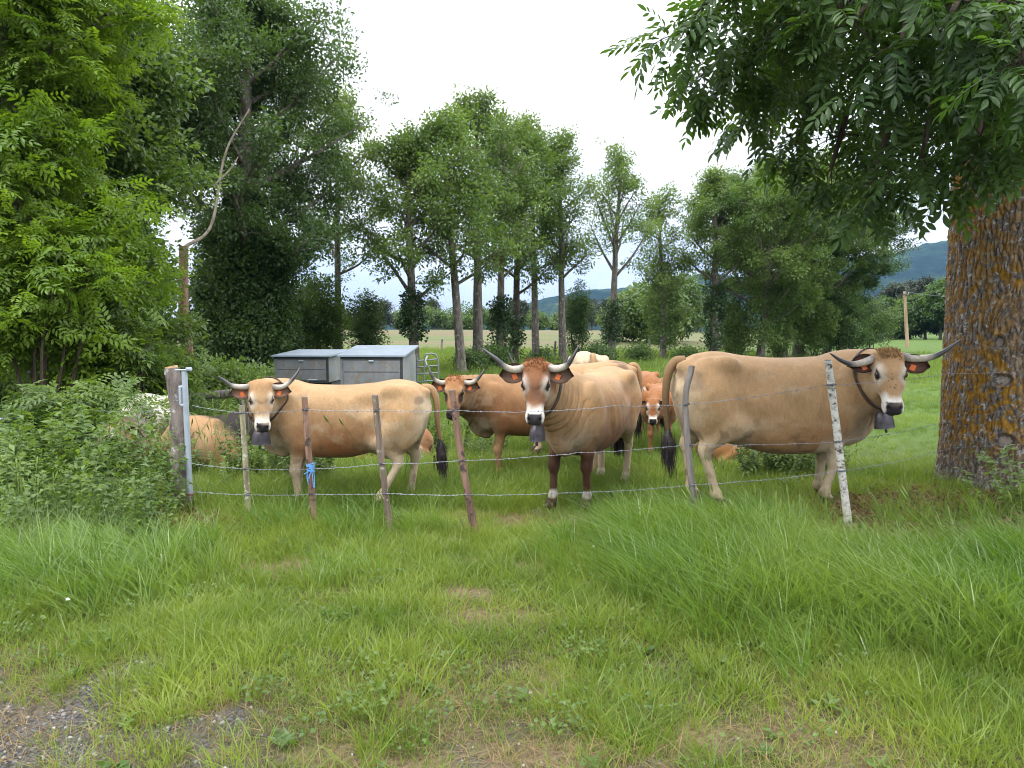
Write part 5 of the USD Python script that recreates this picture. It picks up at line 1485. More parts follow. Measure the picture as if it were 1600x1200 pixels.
def feeder(label, pxl, pxr, ytop, ybot, Y, dep, lid_rise, rot, slope_right=0.0):
    x0, x1 = at(pxl, 560, Y)[0], at(pxr, 560, Y)[0]
    zt, zb = at(700, ytop, Y)[2], at(700, ybot, Y)[2]
    W, H = x1 - x0, zt - zb
    b = np.array([(x0 + x1) / 2, Y, float(gz((x0 + x1) / 2, Y))])
    t = thing('calf_feeder', label, 'feeder', b, rot, None)
    z0 = zb - b[2]
    obj(t, 'body', bevel_box((W, dep, H), 0.015, (0, dep / 2, z0 + H / 2)), FEED)
    obj(t, 'door_panel', bevel_box((W - 0.10, 0.014, H - 0.12), 0.005, (0, -0.009, z0 + H / 2 - .01)), FEED)
    for s in (-1, 1):
        obj(t, 'corner_post', bevel_box((0.045, 0.03, H), 0.006, (s * (W / 2 - 0.022), -0.008, z0 + H / 2)), FEED if s < 0 else FEED_D)
    obj(t, 'top_rail', bevel_box((W, 0.03, 0.04), 0.006, (0, -0.010, z0 + H - 0.02)), FEED_D)
    obj(t, 'bottom_rail', bevel_box((W, 0.03, 0.05), 0.006, (0, -0.010, z0 + 0.02)), FEED_D)
    obj(t, 'seam', bevel_box((W - 0.14, 0.006, 0.010), 0.002, (0, -0.017, z0 + H * .52)), FEED_D)
    obj(t, 'latch', bevel_box((0.10, 0.035, 0.035), 0.008, (0, -0.028, z0 + H - 0.07)), GALV)
    obj(t, 'handle', tube([(0.14, -.02, z0 + .06), (0.14, -.055, z0 + .06), (0.32, -.055, z0 + .06), (0.32, -.02, z0 + .06)], 0.012, 6), GALV)
    lid = np.array([[-W / 2 - .05, -.06, 0], [W / 2 + .05, -.06, 0], [W / 2 + .05, dep + .06, lid_rise], [-W / 2 - .05, dep + .06, lid_rise]])
    lid = np.vstack([lid + [0, 0, z0 + H + .004], lid + [0, 0, z0 + H + .034]])
    lf = [[0, 2, 1], [0, 3, 2], [4, 5, 6], [4, 6, 7], [0, 1, 5], [0, 5, 4], [1, 2, 6], [1, 6, 5], [2, 3, 7], [2, 7, 6], [3, 0, 4], [3, 4, 7]]
    obj(t, 'lid', (lid, np.array(lf)), FEED_L)
    gab = np.array([[0, 0, 0], [0, dep, 0], [0, dep, lid_rise - .004]])
    for s in (-1, 1):
        g0 = gab + [s * (W / 2 - .012), 0, z0 + H - .002]
        g1 = gab + [s * (W / 2 - .03), 0, z0 + H - .002]
        vv = np.vstack([g0, g1])
        obj(t, 'gable', (vv, np.array([[0, 1, 2], [3, 5, 4], [0, 3, 4], [0, 4, 1], [1, 4, 5], [1, 5, 2], [0, 2, 5], [0, 5, 3]])), FEED)
    obj(t, 'chassis', bevel_box((W * .96, dep * .7, 0.10), 0.01, (0, dep * .5, z0 - .055)), FEED_D)
    for s in (-1, 1):
        wh = trimesh.creation.torus(0.20, 0.075, 20, 10); wh.apply_transform(trimesh.transformations.rotation_matrix(np.pi / 2, [0, 1, 0])); wh.apply_translation((s * W * .40, dep * .5, max(z0 - .26, .27)))
        w = obj(t, 'wheel', wh, RUB, smooth=True)
        hub = trimesh.creation.cylinder(0.14, 0.06, sections=16); hub.apply_transform(trimesh.transformations.rotation_matrix(np.pi / 2, [0, 1, 0])); hub.apply_translation((s * W * .40, dep * .5, max(z0 - .26, .27)))
        obj(w, 'hub', hub, GALV)
    return t
feeder('lower grey sheet-metal calf feeder streaked with rust, the left one', 428, 514, 558, 598, 14.6, 1.5, 0.08, -3)
feeder('taller blue-grey calf feeder with a sloping lid, the right one', 531, 630, 558, 606, 13.6, 1.2, 0.16, -4)

Y = 14.4
b = ground_at(668, Y)
HURD = simple('hurdle_tube', (0.15, 0.17, 0.185), 0.5, metallic=0.5, vary=.2)
t = thing('gate_hurdle', 'galvanised tubular hurdle standing at the right end of the feeders', 'gate', b)
P = lambda px, py, dy=0: at(px, py, Y + dy) - b
obj(t, 'frame', tube(spline([P(684, 640), P(685, 575), P(683, 558), P(678, 553), P(668, 553), P(664, 557), P(663, 575), P(662, 640)], 40), 0.015, 8), HURD, smooth=True)
for py in (563, 573, 584, 596, 607, 617):
    obj(t, 'rail', tube([P(650, py + 1), P(684.5, py - 2)], 0.013, 8), HURD, smooth=True)
obj(t, 'upright', tube([P(652, 556), P(652, 640)], 0.015, 8), HURD, smooth=True)
obj(t, 'chain', tube(spline([P(668, 556, -.04), P(665, 563, -.05), P(667, 570, -.04)], 8), 0.016, 6), simple('pale_rope', (.45, .42, .36), .9))

b = ground_at(1415, 62)
t = thing('utility_pole', 'tall wooden utility pole in the green field beyond the right-hand cow', 'utility pole', b)
hp2 = top_h(455, 62, b)
obj(t, 'pole', tube([[0.25, 0, -.3], [0, 0, hp2 * .5], [-0.20, 0, hp2]], [0.15, 0.13, 0.105], 12), bark_mat('pole_wood', (0.20, 0.13, 0.08), (0.36, 0.26, 0.17), 6.0, None, 0.06), smooth=True)
obj(t, 'crossarm', bevel_box((0.5, 0.09, 0.09), 0.01, (-0.14, -.14, hp2 - .25)), BARK)
for x in (-.34, .06):
    obj(t, 'insulator', lathe([(0, .14), (.03, .13), (.05, .09), (.035, .06), (.055, .02), (.03, 0), (0, 0)][::-1], 12).apply_translation((x, -.14, hp2 - .2)), simple(f'insulator_glass_{int(x * 100) + 50}', (.25, .3, .28), .2))
wend = at(1700, 452, 45)
t = thing('power_line', 'thin slack power line running right from the utility pole', 'power line', b)
a0 = np.array([-.2, -.14, hp2 - .05])
q = np.linspace(0, 1, 40)[:, None]
obj(t, 'cable', tube(a0 + (wend - b - a0) * q - np.array([0, 0, 1.]) * 4 * q * (1 - q) * .5, 0.012, 5), WIRE)

# small posts of the far fence along the meadow
for i, (px, Y, y0, lab) in enumerate([(867, 36, 533, 'dark stub of a fence post in the meadow right of the thin crooked ash'), (1015, 40, 530, 'dark meadow fence post left of the narrow young ash'), (690, 44, 530, 'meadow fence post between the hurdle and the leaning ash')]):
    b = ground_at(px, Y)
    t = thing('fence_post', lab, 'fence post', b)
    obj(t, 'stake', stick([[0.03, 0, top_h(y0, Y, b)], [0, 0, .5], [0, 0, -.1]], [.055, .06, .065], 60 + i), WOOD_G, smooth=50)

b = ground_at(335, 13.0); b[2] += 0.0
t = thing('fallen_log', 'grey barkless log lying behind the left cow\'s head', 'log', b)
zc = at(335, 617, 13.0)[2] - b[2]
obj(t, 'trunk', stick([[-.52, 0, zc - .03], [0, .05, zc], [.6, .1, zc + .06]], [.05, .075, .08], 71, 14), WOOD_G, smooth=60)
for x in (-.3, .4):
    obj(t, 'branch_stub', stick([[x, .02, zc], [x + .04, .04, zc - .25], [x - .02, .02, -.05]], [.045, .05, .05], 72), WOOD_G, smooth=60)

# plank hurdle and water tub under the trees on the left
Y = 11.6
b = ground_at(66, Y)
t = thing('plank_hurdle', 'dark grey plank hurdle in the shade beside the old leaning trunk', 'fence', b)
for i, px in enumerate((44, 51, 58, 65, 72, 79)):
    h = top_h(570 + (i % 3) * 3, Y, b)
    obj(t, 'plank', bevel_box((0.075, 0.022, h), 0.004, (at(px, 560, Y)[0] - b[0], 0.004 * (i % 2), h / 2)), WOOD_G)
for z in (.35, .85):
    obj(t, 'rail', bevel_box((0.52, 0.03, 0.07), 0.004, (0, 0.034, z)), WOOD_G)
Y = 8.6
b = at(14, 700, Y); b[2] = float(gz(b[0], Y))
t = thing('water_tub', 'round blue-grey plastic water tub half hidden at the left edge', 'tub', b)
zr = at(14, 651, Y)[2] - b[2]
prof2 = [(0.0, 0.03), (0.23, 0.03), (0.245, zr - .03), (0.275, zr - .025), (0.285, zr), (0.262, zr + .006), (0.245, zr - .01), (0.225, zr - .12), (0.2, .1), (0.0, .1)]
obj(t, 'shell', lathe(prof2, 36), simple('tub_plastic', (0.10, 0.12, 0.17), 0.4, vary=.2), smooth=40)
obj(t, 'rim', trimesh.creation.torus(0.275, 0.014, 40, 8).apply_translation((0, 0, zr)), simple('tub_rim', (0.28, 0.33, 0.42), 0.35, vary=.15), smooth=True)

# ------------------------------------------------------------------ the herd
def place(mx, Y, foot=None):
    x = at(mx, 600, Y)[0]
    return np.array([x, Y, float(gz(x, Y))])

def hornset(pts_left, pts_right, r=0.036):
    return (pts_left, pts_right, r)

def animal_at(name, label, cat_, base, heading, S, poll_world, face_yaw_world, pitch, style, seed, h, legs=None, roll=0, **k):
    an = Animal(S=S, poll=local_of(poll_world, base, heading) / S, yaw=face_yaw_world - heading, pitch=pitch, legs=legs, roll=roll,
                **{q: k.pop(q) for q in ('calf', 'girth', 'depth', 'udder', 'pose', 'hs') if q in k})
    return an, build_animal(name, label, cat_, base, heading, an, style, h=h, seed=seed, **k)

TAIL = [(-0.80, 0, 1.21), (-0.89, 0, 1.20), (-0.945, 0, 1.08), (-0.955, 0.0, 0.88), (-0.985, 0.01, 0.66)]
CAM_YAW = lambda p: math.degrees(math.atan2(-p[1], -p[0]))

# left cow
b = place(536, 6.95); b[2] -= 0.03
pw = at(407, 601, 6.55)
h_l = [(-0.01, 0.075, -0.02), (0.02, 0.20, -0.03), (0.03, 0.29, 0.02), (0.02, 0.36, 0.10), (0.0, 0.40, 0.17)]
h_r = [(-0.01, 0.075, -0.02), (0.02, 0.20, -0.015), (0.03, 0.28, 0.0), (0.01, 0.34, 0.045), (-0.01, 0.41, 0.10)]
an, _ = animal_at('cow', 'fawn cow standing side-on at the left, face to the camera, bell at her throat', 'cow', b, 180 + 3, 0.925, pw, CAM_YAW(pw) + 3, 63,
    dict(face_w=.5, poll=FAWN * [.9, .75, .6], poll_w=.6, bridge=FAWN * [.85, .7, .55], flank_w=1.0, shoulder_w=.3, hind_w=.95, fore_w=.75, rear_w=.9, neck=FAWN * .85, back_w=.6, flank=RUST * 1.05, mottle=.4,
         patch=[(-0.78, 1.10, 0.055, DARK * 4, .5)], tail_end=FAWN * .55), 1, 0.0115, legs={'hl': (0.30, 0.0, 0), 'hr': (0.02, 0, 0), 'fl': (-.02, 0, 0), 'fr': (.05, 0, 0)},
    horns=hornset(h_l, h_r, .034), tail=TAIL, udder=True, depth=1.06, hs=0.92, ear_style=dict(out=(.34, 1, -.12), inner=(.2, .11, .07)))
bell_and_collar('dark round-bellied bell at the throat of the left cow', an, b, 183, 0.80, 0.92, swing=(0.0, 0.0, -0.015))

# foremost cow
b = place(922, 7.2); hd = -118
pw = at(838, 572, 6.22)
h_l = [(-0.01, 0.075, -0.01), (0.02, 0.18, -0.02), (0.05, 0.26, 0.01), (0.06, 0.31, 0.08), (0.04, 0.37, 0.19)]
h_r = [(-0.01, 0.075, -0.01), (0.02, 0.19, -0.03), (0.05, 0.27, 0.0), (0.05, 0.35, 0.07), (0.02, 0.46, 0.15)]
an, _ = animal_at('cow', 'foremost cow facing the camera with a rust-red face and wide lyre horns', 'cow', b, hd, 0.985, pw, CAM_YAW(pw) - 4, 66,
    dict(face=np.array([0.20, 0.090, 0.042]), face_w=.95, poll=RUST * 1.2, poll_w=1.0, bridge=np.array([0.10, 0.048, 0.028]), bridge_w=.75, tear=.35, cheek_w=.55, flank=RUST * .75, flank_w=.85, shoulder_w=.15, hind_w=.9, fore_leg=BROWN * .9, fore_w=1.0, sock=1.0, base=FAWN * [.93, .84, .76], back=FAWN * [1.2, 1.25, 1.3], back_w=.7, mottle=.15,
         neck=FAWN * [.8, .78, .8], neck_w=.5, patch=[(0.38, 0.66, .22, BROWN * 1.5, .4)], nose=NOSE * 1.5), 2, 0.0115, legs={'fl': (-0.03, 0, 0.0), 'fr': (0.08, 0, 0), 'hl': (.05, 0, 0), 'hr': (-.05, 0, 0)},
    horns=hornset(h_l, h_r, .039), poll_hair=260, girth=1.03, depth=1.10, hs=1.0, udder=True, ear_style=dict(out=(.2, 1, -.12), L=.215, W=.175, inner=(.15, .09, .06)), tail=TAIL)
bell_and_collar('dented closed iron bell hanging below the chin of the foremost cow', an, b, hd, 0.72, 0.96, swing=(0.0, 0.0, -0.03))

# right-hand cow
b = place(1216, 6.75)
pw = at(1388, 556, 6.30)
h_l = [(-0.01, 0.08, 0.0), (0.01, 0.20, -0.02), (0.03, 0.32, -0.005), (0.03, 0.42, 0.05), (0.02, 0.53, 0.14)]
h_r = [(-0.01, 0.08, -0.01), (0.03, 0.18, -0.05), (0.05, 0.28, -0.07), (0.06, 0.37, -0.04), (0.06, 0.46, 0.02)]
an, _ = animal_at('cow', 'big pale fawn cow standing side-on at the right, head beside the lichened trunk', 'cow', b, 2, 1.085, pw, CAM_YAW(pw) + 13, 60,
    dict(face=FAWN * 1.05, face_w=.6, poll=FAWN * [.95, .88, .75], poll_w=.5, bridge=FAWN, bridge_w=.3, flank=FAWN * [.75, .62, .52], flank_w=.7, shoulder_w=.3, hind_w=.85, fore_w=.95, fore_leg=CREAM * .9, rear_w=.7, neck=FAWN * .95, neck_w=.3, back_w=.35,
         patch=[(-0.78, 1.08, 0.10, DARK * 4, .35), (-.3, .6, .12, RUST, .35)], flies=14, nose=NOSE * 1.2, tail=FAWN * .7, tail_end=FAWN * .35), 3, 0.012,
    legs={'hl': (0.0, 0, 0), 'hr': (0.12, 0, 0), 'fl': (-.02, 0, 0), 'fr': (-.10, 0, 0)}, horns=hornset(h_l, h_r, .038), poll_hair=420, girth=1.02, depth=1.16, hs=.95,
    tail=[(-0.80, 0, 1.22), (-0.88, 0, 1.21), (-0.94, 0, 1.10), (-0.955, 0.0, 0.88), (-0.93, 0.0, 0.62)], ear_style=dict(out=(.3, 1, -.15), L=.21, W=.16, inner=(.10, .05, .035)))
bell_and_collar('wide dark bell with its clapper showing under the right-hand cow', an, b, 2, 0.72, 0.98, tilt=(0, -8, 0), swing=(0.0, 0, .015))

# reddish cow with black cheeks behind the leaning stake
b = place(838, 8.3); b[2] -= 0.06
pw = at(711, 594, 7.85)
h_l = [(-0.01, 0.075, -0.02), (0.02, 0.19, -0.03), (0.04, 0.27, 0.01), (0.03, 0.33, 0.08), (0.02, 0.36, 0.13)]
h_r = [(-0.01, 0.075, -0.02), (0.02, 0.16, -0.03), (0.05, 0.24, 0.01), (0.05, 0.29, 0.09), (0.02, 0.32, 0.17)]
an, _ = animal_at('cow', 'reddish cow with black cheeks, her face behind the leaning stake', 'cow', b, 181, 0.92, pw, CAM_YAW(pw) - 8, 58,
    dict(base=RUST * [1.05, 1.35, 1.7], back=FAWN * [.85, .75, .65], back_w=.7, face=FAWN * [.9, .75, .6], face_w=.8, tear=1.0, bridge=FAWN, bridge_w=.6, ring_w=.1, cheek_w=.1, poll=RUST * 1.4, flank_w=.6, hind_w=.5, fore_w=.7, fore_leg=FAWN, muzzle=DARK * 2.5, nose=NOSE,
         neck=BROWN, neck_w=.35, shoulder_w=.6), 4, 0.014, horns=hornset(h_l, h_r, .034), girth=1.0, depth=1.0, hs=.95, tail=TAIL, poll_hair=120)

# cow behind the foremost one: horn tip at the left, rump and tail at the right
b = place(893, 9.6)
pw = at(842, 580, 9.1)
h_r = [(-0.01, 0.075, 0.0), (0.02, 0.2, 0.0), (0.03, 0.30, 0.05), (0.02, 0.36, 0.14), (0.0, 0.40, 0.24)]
animal_at('cow', 'cow mostly hidden behind the foremost one, pale rump with a dark smudge showing', 'cow', b, 182, 0.94, pw, CAM_YAW(pw) - 10, 50,
    dict(flank_w=.4, rear_w=.9, hind_w=.95, back_w=.2, patch=[(-0.66, 1.17, 0.15, DARK * 4, .6)], tail=FAWN, tail_end=FAWN * .6), 5, 0.016, horns=hornset(h_r, h_r, .032), tail=[(-0.80, 0, 1.22), (-0.89, 0, 1.22), (-0.95, 0, 1.08), (-0.955, 0, 0.88), (-0.94, 0.01, 0.60)])

# pale cow seen from behind, over the foremost cow's back
b = place(917, 11.6)
pw = np.array([b[0] + .1, b[1] + 1.1, b[2] + 1.0])
animal_at('cow', 'cream cow turned away, only her rump showing over the foremost cow\'s back', 'cow', b, 90, 1.0, pw, 90, 50,
    dict(base=FAWN * [1.05, 1.15, 1.3], back=CREAM, back_w=.8, rear_w=.9, patch=[(-0.8, 1.08, 0.12, DARK * 4, .5)], tail=FAWN, tail_end=FAWN * .7), 6, 0.018, horns=None, ears=True, tags=(0, 0),
    tail=[(-0.78, 0, 1.27), (-0.89, 0, 1.25), (-0.95, 0, 1.08), (-0.955, 0, 0.88), (-0.95, 0.0, 0.60)])

# calves
CALF_RED = np.array([0.24, 0.100, 0.036])
cs = dict(base=CALF_RED, back=CALF_RED * 1.2, back_w=.5, flank=CALF_RED * .8, face=CALF_RED, face_w=.6, poll=CALF_RED, bridge=RUST, bridge_w=.6, cheek_w=.3, ring_w=.6, hind_leg=FAWN, fore_leg=FAWN * [.9, .8, .7], fore_w=.6, rear_w=.3, tear=.3, neck=BROWN, neck_w=.1)
b = place(1032, 9.7)
pw = at(1020, 625, 9.05)
animal_at('calf', 'red-brown calf facing the camera between the foremost and right-hand cows', 'calf', b, -103, 0.70, pw, CAM_YAW(pw) + 2, 58, cs, 7, 0.011, calf=True, hs=1.04, ears=True, tags=(0, 0),
    ear_style=dict(out=(-.1, 1, -.3), L=.2, W=.11, dark=.8), girth=1.1, tail=TAIL, switch=.2)
b = place(1012, 11.3)
pw = at(1015, 602, 10.75)
animal_at('calf', 'darker red calf peeping over the back of the front calf', 'calf', b, -95, 0.80, pw, CAM_YAW(pw), 55, {**cs, 'base': RUST * 1.1}, 8, 0.013, calf=True, hs=.95, ears=True, tags=(1, 1),
    ear_style=dict(L=.2, W=.12), tail=TAIL, switch=.2)
# lying calf behind the left cow's hind legs
b = place(612, 9.2)
pw = at(640, 694, 9.0)
animal_at('calf', 'red calf lying in the grass behind the left cow\'s hind legs', 'calf', b, 0, 0.62, pw, -20, 45, cs, 9, 0.012, calf=True, pose='lie', hs=1.0, tags=(0, 0), ear_style=dict(L=.18, W=.1))
# lying calf seen beneath the right-hand cow's belly
b = place(1158, 9.0)
pw = at(1225, 700, 9.3)
animal_at('calf', 'tan calf lying in the grass, seen beneath the right-hand cow\'s belly', 'calf', b, 15, 0.66, pw, 20, 45, {**cs, 'base': FAWN * [.95, .75, .6]}, 10, 0.013, calf=True, pose='lie', tags=(0, 0))
# lying dark-necked cow at the left
b = place(352, 8.8)
pw = at(408, 640, 9.7)
an, _ = animal_at('cow', 'tan cow with a dark brown neck lying in the grass at the left', 'cow', b, 74, 0.98, pw, 60, 35,
    dict(base=FAWN * [.9, .82, .75], back=FAWN, back_w=.5, dark_front=1.0, mottle=.1, dirty=.15, face=DARK * 2, face_w=.9, rear_w=.3, flank=BROWN, flank_w=.5, ring_w=.2, hind_leg=FAWN * [.75, .6, .55]), 11, 0.015, pose='lie', tags=(1, 1),
    horns=None, girth=1.1)
# cream cow lying behind the bush
b = place(222, 9.2)
pw = at(178, 668, 8.2)
animal_at('cow', 'cream cow seen through the brambles left of the leaning strainer post', 'cow', b, -64, 1.15, pw, -95, 40,
    dict(base=CREAM * [1.05, 1.1, 1.2], back=WHITE, back_w=.9, flank=CREAM, flank_w=.5, face=CREAM, rear_w=.9), 12, 0.016, pose='lie', tags=(1, 1), girth=1.15)

# scrap of white plastic in the grass
b = at(518, 734, 8.2)
t = thing('litter', 'small curled scrap of white plastic in the grass under the left cow', 'litter', b)
obj(t, 'scrap', trimesh.Trimesh([[0, 0, .05], [.05, -.01, .05], [.02, -.03, -.02], [.06, -.03, -.04], [.09, -.04, -.07], [.10, -.02, -.02], [0, 0.004, .05], [.05, -.006, .05], [.02, -.026, -.02], [.06, -.026, -.04], [.09, -.036, -.07], [.10, -.016, -.02]],
    [[0, 2, 1], [1, 2, 3], [3, 4, 5], [3, 2, 4], [6, 7, 8], [7, 9, 8], [9, 11, 10], [9, 10, 8]], process=False), simple('white_plastic', (.8, .8, .8), .5, vary=.05))
# ------------------------------------------------------------------ grass, weeds, litter on the ground
def tuft(seed, n, h0, h1, R, bend, width, wind=(0, 0), seg=3):
    """Curved tapering blades from a common foot."""
    rs = np.random.RandomState(seed)
    a = rs.uniform(0, 2 * np.pi, n)
    r = R * np.sqrt(rs.rand(n))
    base = np.stack([np.cos(a) * r, np.sin(a) * r, np.full(n, -0.02)], 1)
    hgt = rs.uniform(h0, h1, n)
    dirn = np.stack([np.cos(a + rs.normal(0, .9, n)), np.sin(a + rs.normal(0, .9, n)), np.zeros(n)], 1) * rs.uniform(.2, 1, (n, 1)) + np.array([wind[0], wind[1], 0])
    side = np.cross(dirn, [0, 0, 1.0]); side /= np.linalg.norm(side, axis=1, keepdims=True) + 1e-9
    tw = rs.uniform(0, np.pi, n)[:, None]
    side = side * np.cos(tw) + dirn / (np.linalg.norm(dirn, axis=1, keepdims=True) + 1e-9) * np.sin(tw)
    w = width * rs.uniform(.6, 1.2, n)[:, None]
    P = []
    for k in range(seg + 1):
        q = k / seg
        c = base + np.array([0, 0, 1.0]) * (hgt * (q - 0.28 * bend * q * q))[:, None] + dirn * (bend * hgt * q ** 1.9)[:, None]
        ww = w * (1 - q ** 1.8) * (0.75 + .25 * math.sin(math.pi * min(q * 1.3, 1)))
        if k == seg:
            P += [c]
        else:
            P += [c - side * ww / 2, c + side * ww / 2]
    v = np.stack(P, 1).reshape(-1, 3)
    m = 2 * seg + 1
    o = (np.arange(n) * m)[:, None]
    F = []
    for k in range(seg - 1):
        F += [o + [2 * k, 2 * k + 1, 2 * k + 3], o + [2 * k, 2 * k + 3, 2 * k + 2]]
    F += [o + [2 * seg - 2, 2 * seg - 1, 2 * seg]]
    return v, np.vstack(F)

def seedheads(seed, n, h0, h1, R, wind):
    rs = np.random.RandomState(seed)
    V, F, o = [], [], 0
    for i in range(n):
        a = rs.uniform(0, 6.28); b0 = np.array([math.cos(a) * R * rs.rand(), math.sin(a) * R * rs.rand(), 0])
        h = rs.uniform(h0, h1); lean = np.array([wind[0] + rs.normal(0, .25), wind[1] + rs.normal(0, .25), 0]) * h * .6
        P = np.array([b0, b0 + lean * .3 + [0, 0, h * .55], b0 + lean + [0, 0, h * .92]])
        m = tube(spline(P, 5), 0.0013, 3, cap=False)
        hd = tube(P[2] + (P[2] - P[1]) / np.linalg.norm(P[2] - P[1]) * np.linspace(0, .06, 5)[:, None], [.001, .0045, .0055, .004, .0008], 4, cap=False)
        for q in (m, hd):
            V.append(q.vertices); F.append(q.faces + o); o += len(q.vertices)
    return np.vstack(V), np.vstack(F)

rs = np.random.RandomState(2024)
def scatter(n, y0, y1, margin=0.7, power=1.0):
    """Uniform points on the ground inside the picture's wedge between y0 and y1."""
    u = rs.rand(n)
    a, c = 0.72, margin
    A = lambda y: a * y * y / 2 + c * y
    T = A(y0) + u * (A(y1) - A(y0))
    y = (-c + np.sqrt(c * c + 2 * a * T)) / a
    x = rs.uniform(-1, 1, n) * (a * y + c)
    return x, y

def area(y0, y1, c=0.7):
    return 2 * ((0.36 * y1 * y1 + c * y1) - (0.36 * y0 * y0 + c * y0))

def tall_zone(x, y):
    """Where the grass stands high: the right foreground, the left verge, round the posts and behind the fence."""
    n = fb(x, y, 1.3, 61) - 0.5
    a = ss(0.15, 0.9, x + n * .9 - 0.25 * (5.2 - y)) * ss(3.25, 4.1, y + n * .5) * ss(6.3, 5.6, y - 0.0 * x) * (1 - .95 * ss(4.85, 5.35, y) * ss(1.9, 2.5, x))
    b_ = ss(-1.9, -2.5, x + n * .6 + 0.2 * (y - 5)) * ss(3.9, 4.7, y + n * .5) * 0.85 * (1 - .7 * np.exp(-(((x + 2.9) / .5) ** 2 + ((y - 5.9) / .5) ** 2)))
    c = np.exp(-((y - 6.05) / 0.3) ** 2) * 0.5 * (1 - .9 * np.exp(-((x - .15) / .75) ** 2))
    d = ss(6.7, 7.2, y) * (0.35 + 0.55 * ss(0.45, 0.65, fb(x, y, 0.6, 62))) * ss(15, 9, y)
    e = 0.55 * np.exp(-(((x + .55) / .9) ** 2 + ((y - 4.7) / .45) ** 2)) * ss(0.4, .6, fb(x, y, 1.6, 64))
    return np.clip(np.maximum.reduce([a, b_, c, d, e]), 0, 1)

def z_at(x, y):
    return gz(x, y)

# short turf
SHORT = [tuft(600 + i, 26, 0.03, 0.12, 0.085, 0.95, 0.0058) for i in range(6)]
MID = [tuft(620 + i, 26, 0.09, 0.25, 0.085, 0.9, 0.0060, (-0.15, -.1)) for i in range(5)]
TALL = [tuft(640 + i, 20, 0.20, 0.52, 0.09, 0.85, 0.0084, (-0.5, -0.2), 4) for i in range(5)]
SEED = [seedheads(660 + i, 4, .35, .62, .08, (-.4, -.1)) for i in range(3)]
STRAW = [tuft(680 + i, 16, 0.03, 0.12, 0.10, 1.9, 0.0042) for i in range(4)]
def put(name, label, protos, mats, x, y, sc, kind='stuff', tilt=0.12, catg='grass'):
    pos = np.stack([x, y, z_at(x, y)], 1)
    n = len(x)
    R = rand_rot(rs, n, tilt)
    return instancer('/World', name, protos, mats, pos, R, sc, rs.randint(0, len(protos), n), kind, label, catg)
def wind_rot(n, jit=0.5):
    return rotz(rs.normal(0, jit, n))

def n_of(d, y0, y1):
    return int(d * area(y0, y1))

x, y = scatter(n_of(430, 2.2, 8.5), 2.2, 8.5)
d, g, dry, mu = zones(x, y); T = tall_zone(x, y)
bare = np.maximum.reduce([d * .9, g * 0.88, mu * .95])
patch = 0.35 + 1.5 * (fb(x, y, 2.4, 63) - 0.25) * ss(.3, .5, fb(x, y, 6.0, 68) + .1)
worn = worn_at(x, y)
keep = rs.rand(len(x)) < (1 - bare) * np.clip(patch + .25, 0, 1) * (1 - .2 * worn)
put('short_grass', 'short grazed turf of the foreground', SHORT, G_GREEN, x[keep], y[keep], (0.65 + 0.75 * rs.rand(keep.sum())) * (0.75 + .5 * patch[keep]) * (1 - .35 * g[keep]) * (1 - .38 * worn[keep]))
x, y = scatter(n_of(150, 2.4, 9), 2.4, 9)
d, g, dry, mu = zones(x, y); T = tall_zone(x, y)
lump = ss(0.44, 0.62, fb(x, y, 2.0, 65))
keep = rs.rand(len(x)) < (1 - np.maximum.reduce([d, g, mu * .6])) * np.clip(lump * .75 + T * 0.9, 0, 1)
x, y, T = x[keep], y[keep], T[keep]
pos = np.stack([x, y, z_at(x, y)], 1)
instancer('/World', 'tufted_grass', MID, G_GREEN, pos, wind_rot(len(x), .9), 0.6 + .55 * rs.rand(len(x)) + .25 * T, rs.randint(0, 5, len(x)), 'stuff', 'knee-deep tufts of grass round the stakes', 'grass')
x, y = scatter(n_of(190, 3.0, 7.2), 3.0, 7.2)
d, g, dry, mu = zones(x, y); T = tall_zone(x, y)
keep = rs.rand(len(x)) < T ** 1.4 * (1 - np.maximum.reduce([d, g, np.minimum(mu * 1.1, 1)])) * ss(6.9, 6.0, y)
x, y, T = x[keep], y[keep], T[keep]
pos = np.stack([x, y, z_at(x, y)], 1)
instancer('/World', 'tall_grass', TALL + SEED, [G_TALL] * 5 + [G_FIELD] * 3, pos, wind_rot(len(x), .8), 0.55 + .5 * T + .25 * rs.rand(len(x)), rs.choice(8, len(x), p=[.197] * 5 + [.015 / 3] * 3), 'stuff', 'tall wind-combed grass of the right foreground and the left verge', 'grass')
# behind the fence
x, y = scatter(n_of(85, 6.6, 24), 6.6, 24)
d, g, dry, mu = zones(x, y)
az = x / y
keep = rs.rand(len(x)) < (1 - np.maximum.reduce([d, mu])) * (1 - .75 * ss(0.3, .36, az) * ss(9, 14, y))
x, y = x[keep], y[keep]
pos = np.stack([x, y, z_at(x, y)], 1)
hh = 0.55 + 0.85 * ss(.35, .65, fb(x, y, .55, 66)) + .35 * rs.rand(len(x))
hh = hh * (1 - 0.45 * ss(.25, .4, x / y))
instancer('/World', 'pasture_grass', MID + SEED, [G_FIELD] * 8, pos, rand_rot(rs, len(x), .1), hh, rs.choice(8, len(x), p=[.196] * 5 + [.02 / 3] * 3), 'stuff', 'lush pasture grass round the cows\' legs', 'grass')
x, y = scatter(n_of(8, 22, 50), 22, 50)
keep = rs.rand(len(x)) < (1 - .8 * ss(0.3, .36, x / y)) * ss(52, 38, y)
x, y = x[keep], y[keep]
BIG = [tuft(690 + i, 60, 0.12, 0.34, 0.30, 0.6, 0.014) for i in range(4)]
put('meadow_grass', 'rough grass under the row of ash trees', BIG, G_FIELD, x, y, 0.8 + .7 * rs.rand(len(x)) + .7 * np.exp(-((y - 32) / 9) ** 2) * rs.rand(len(x)))
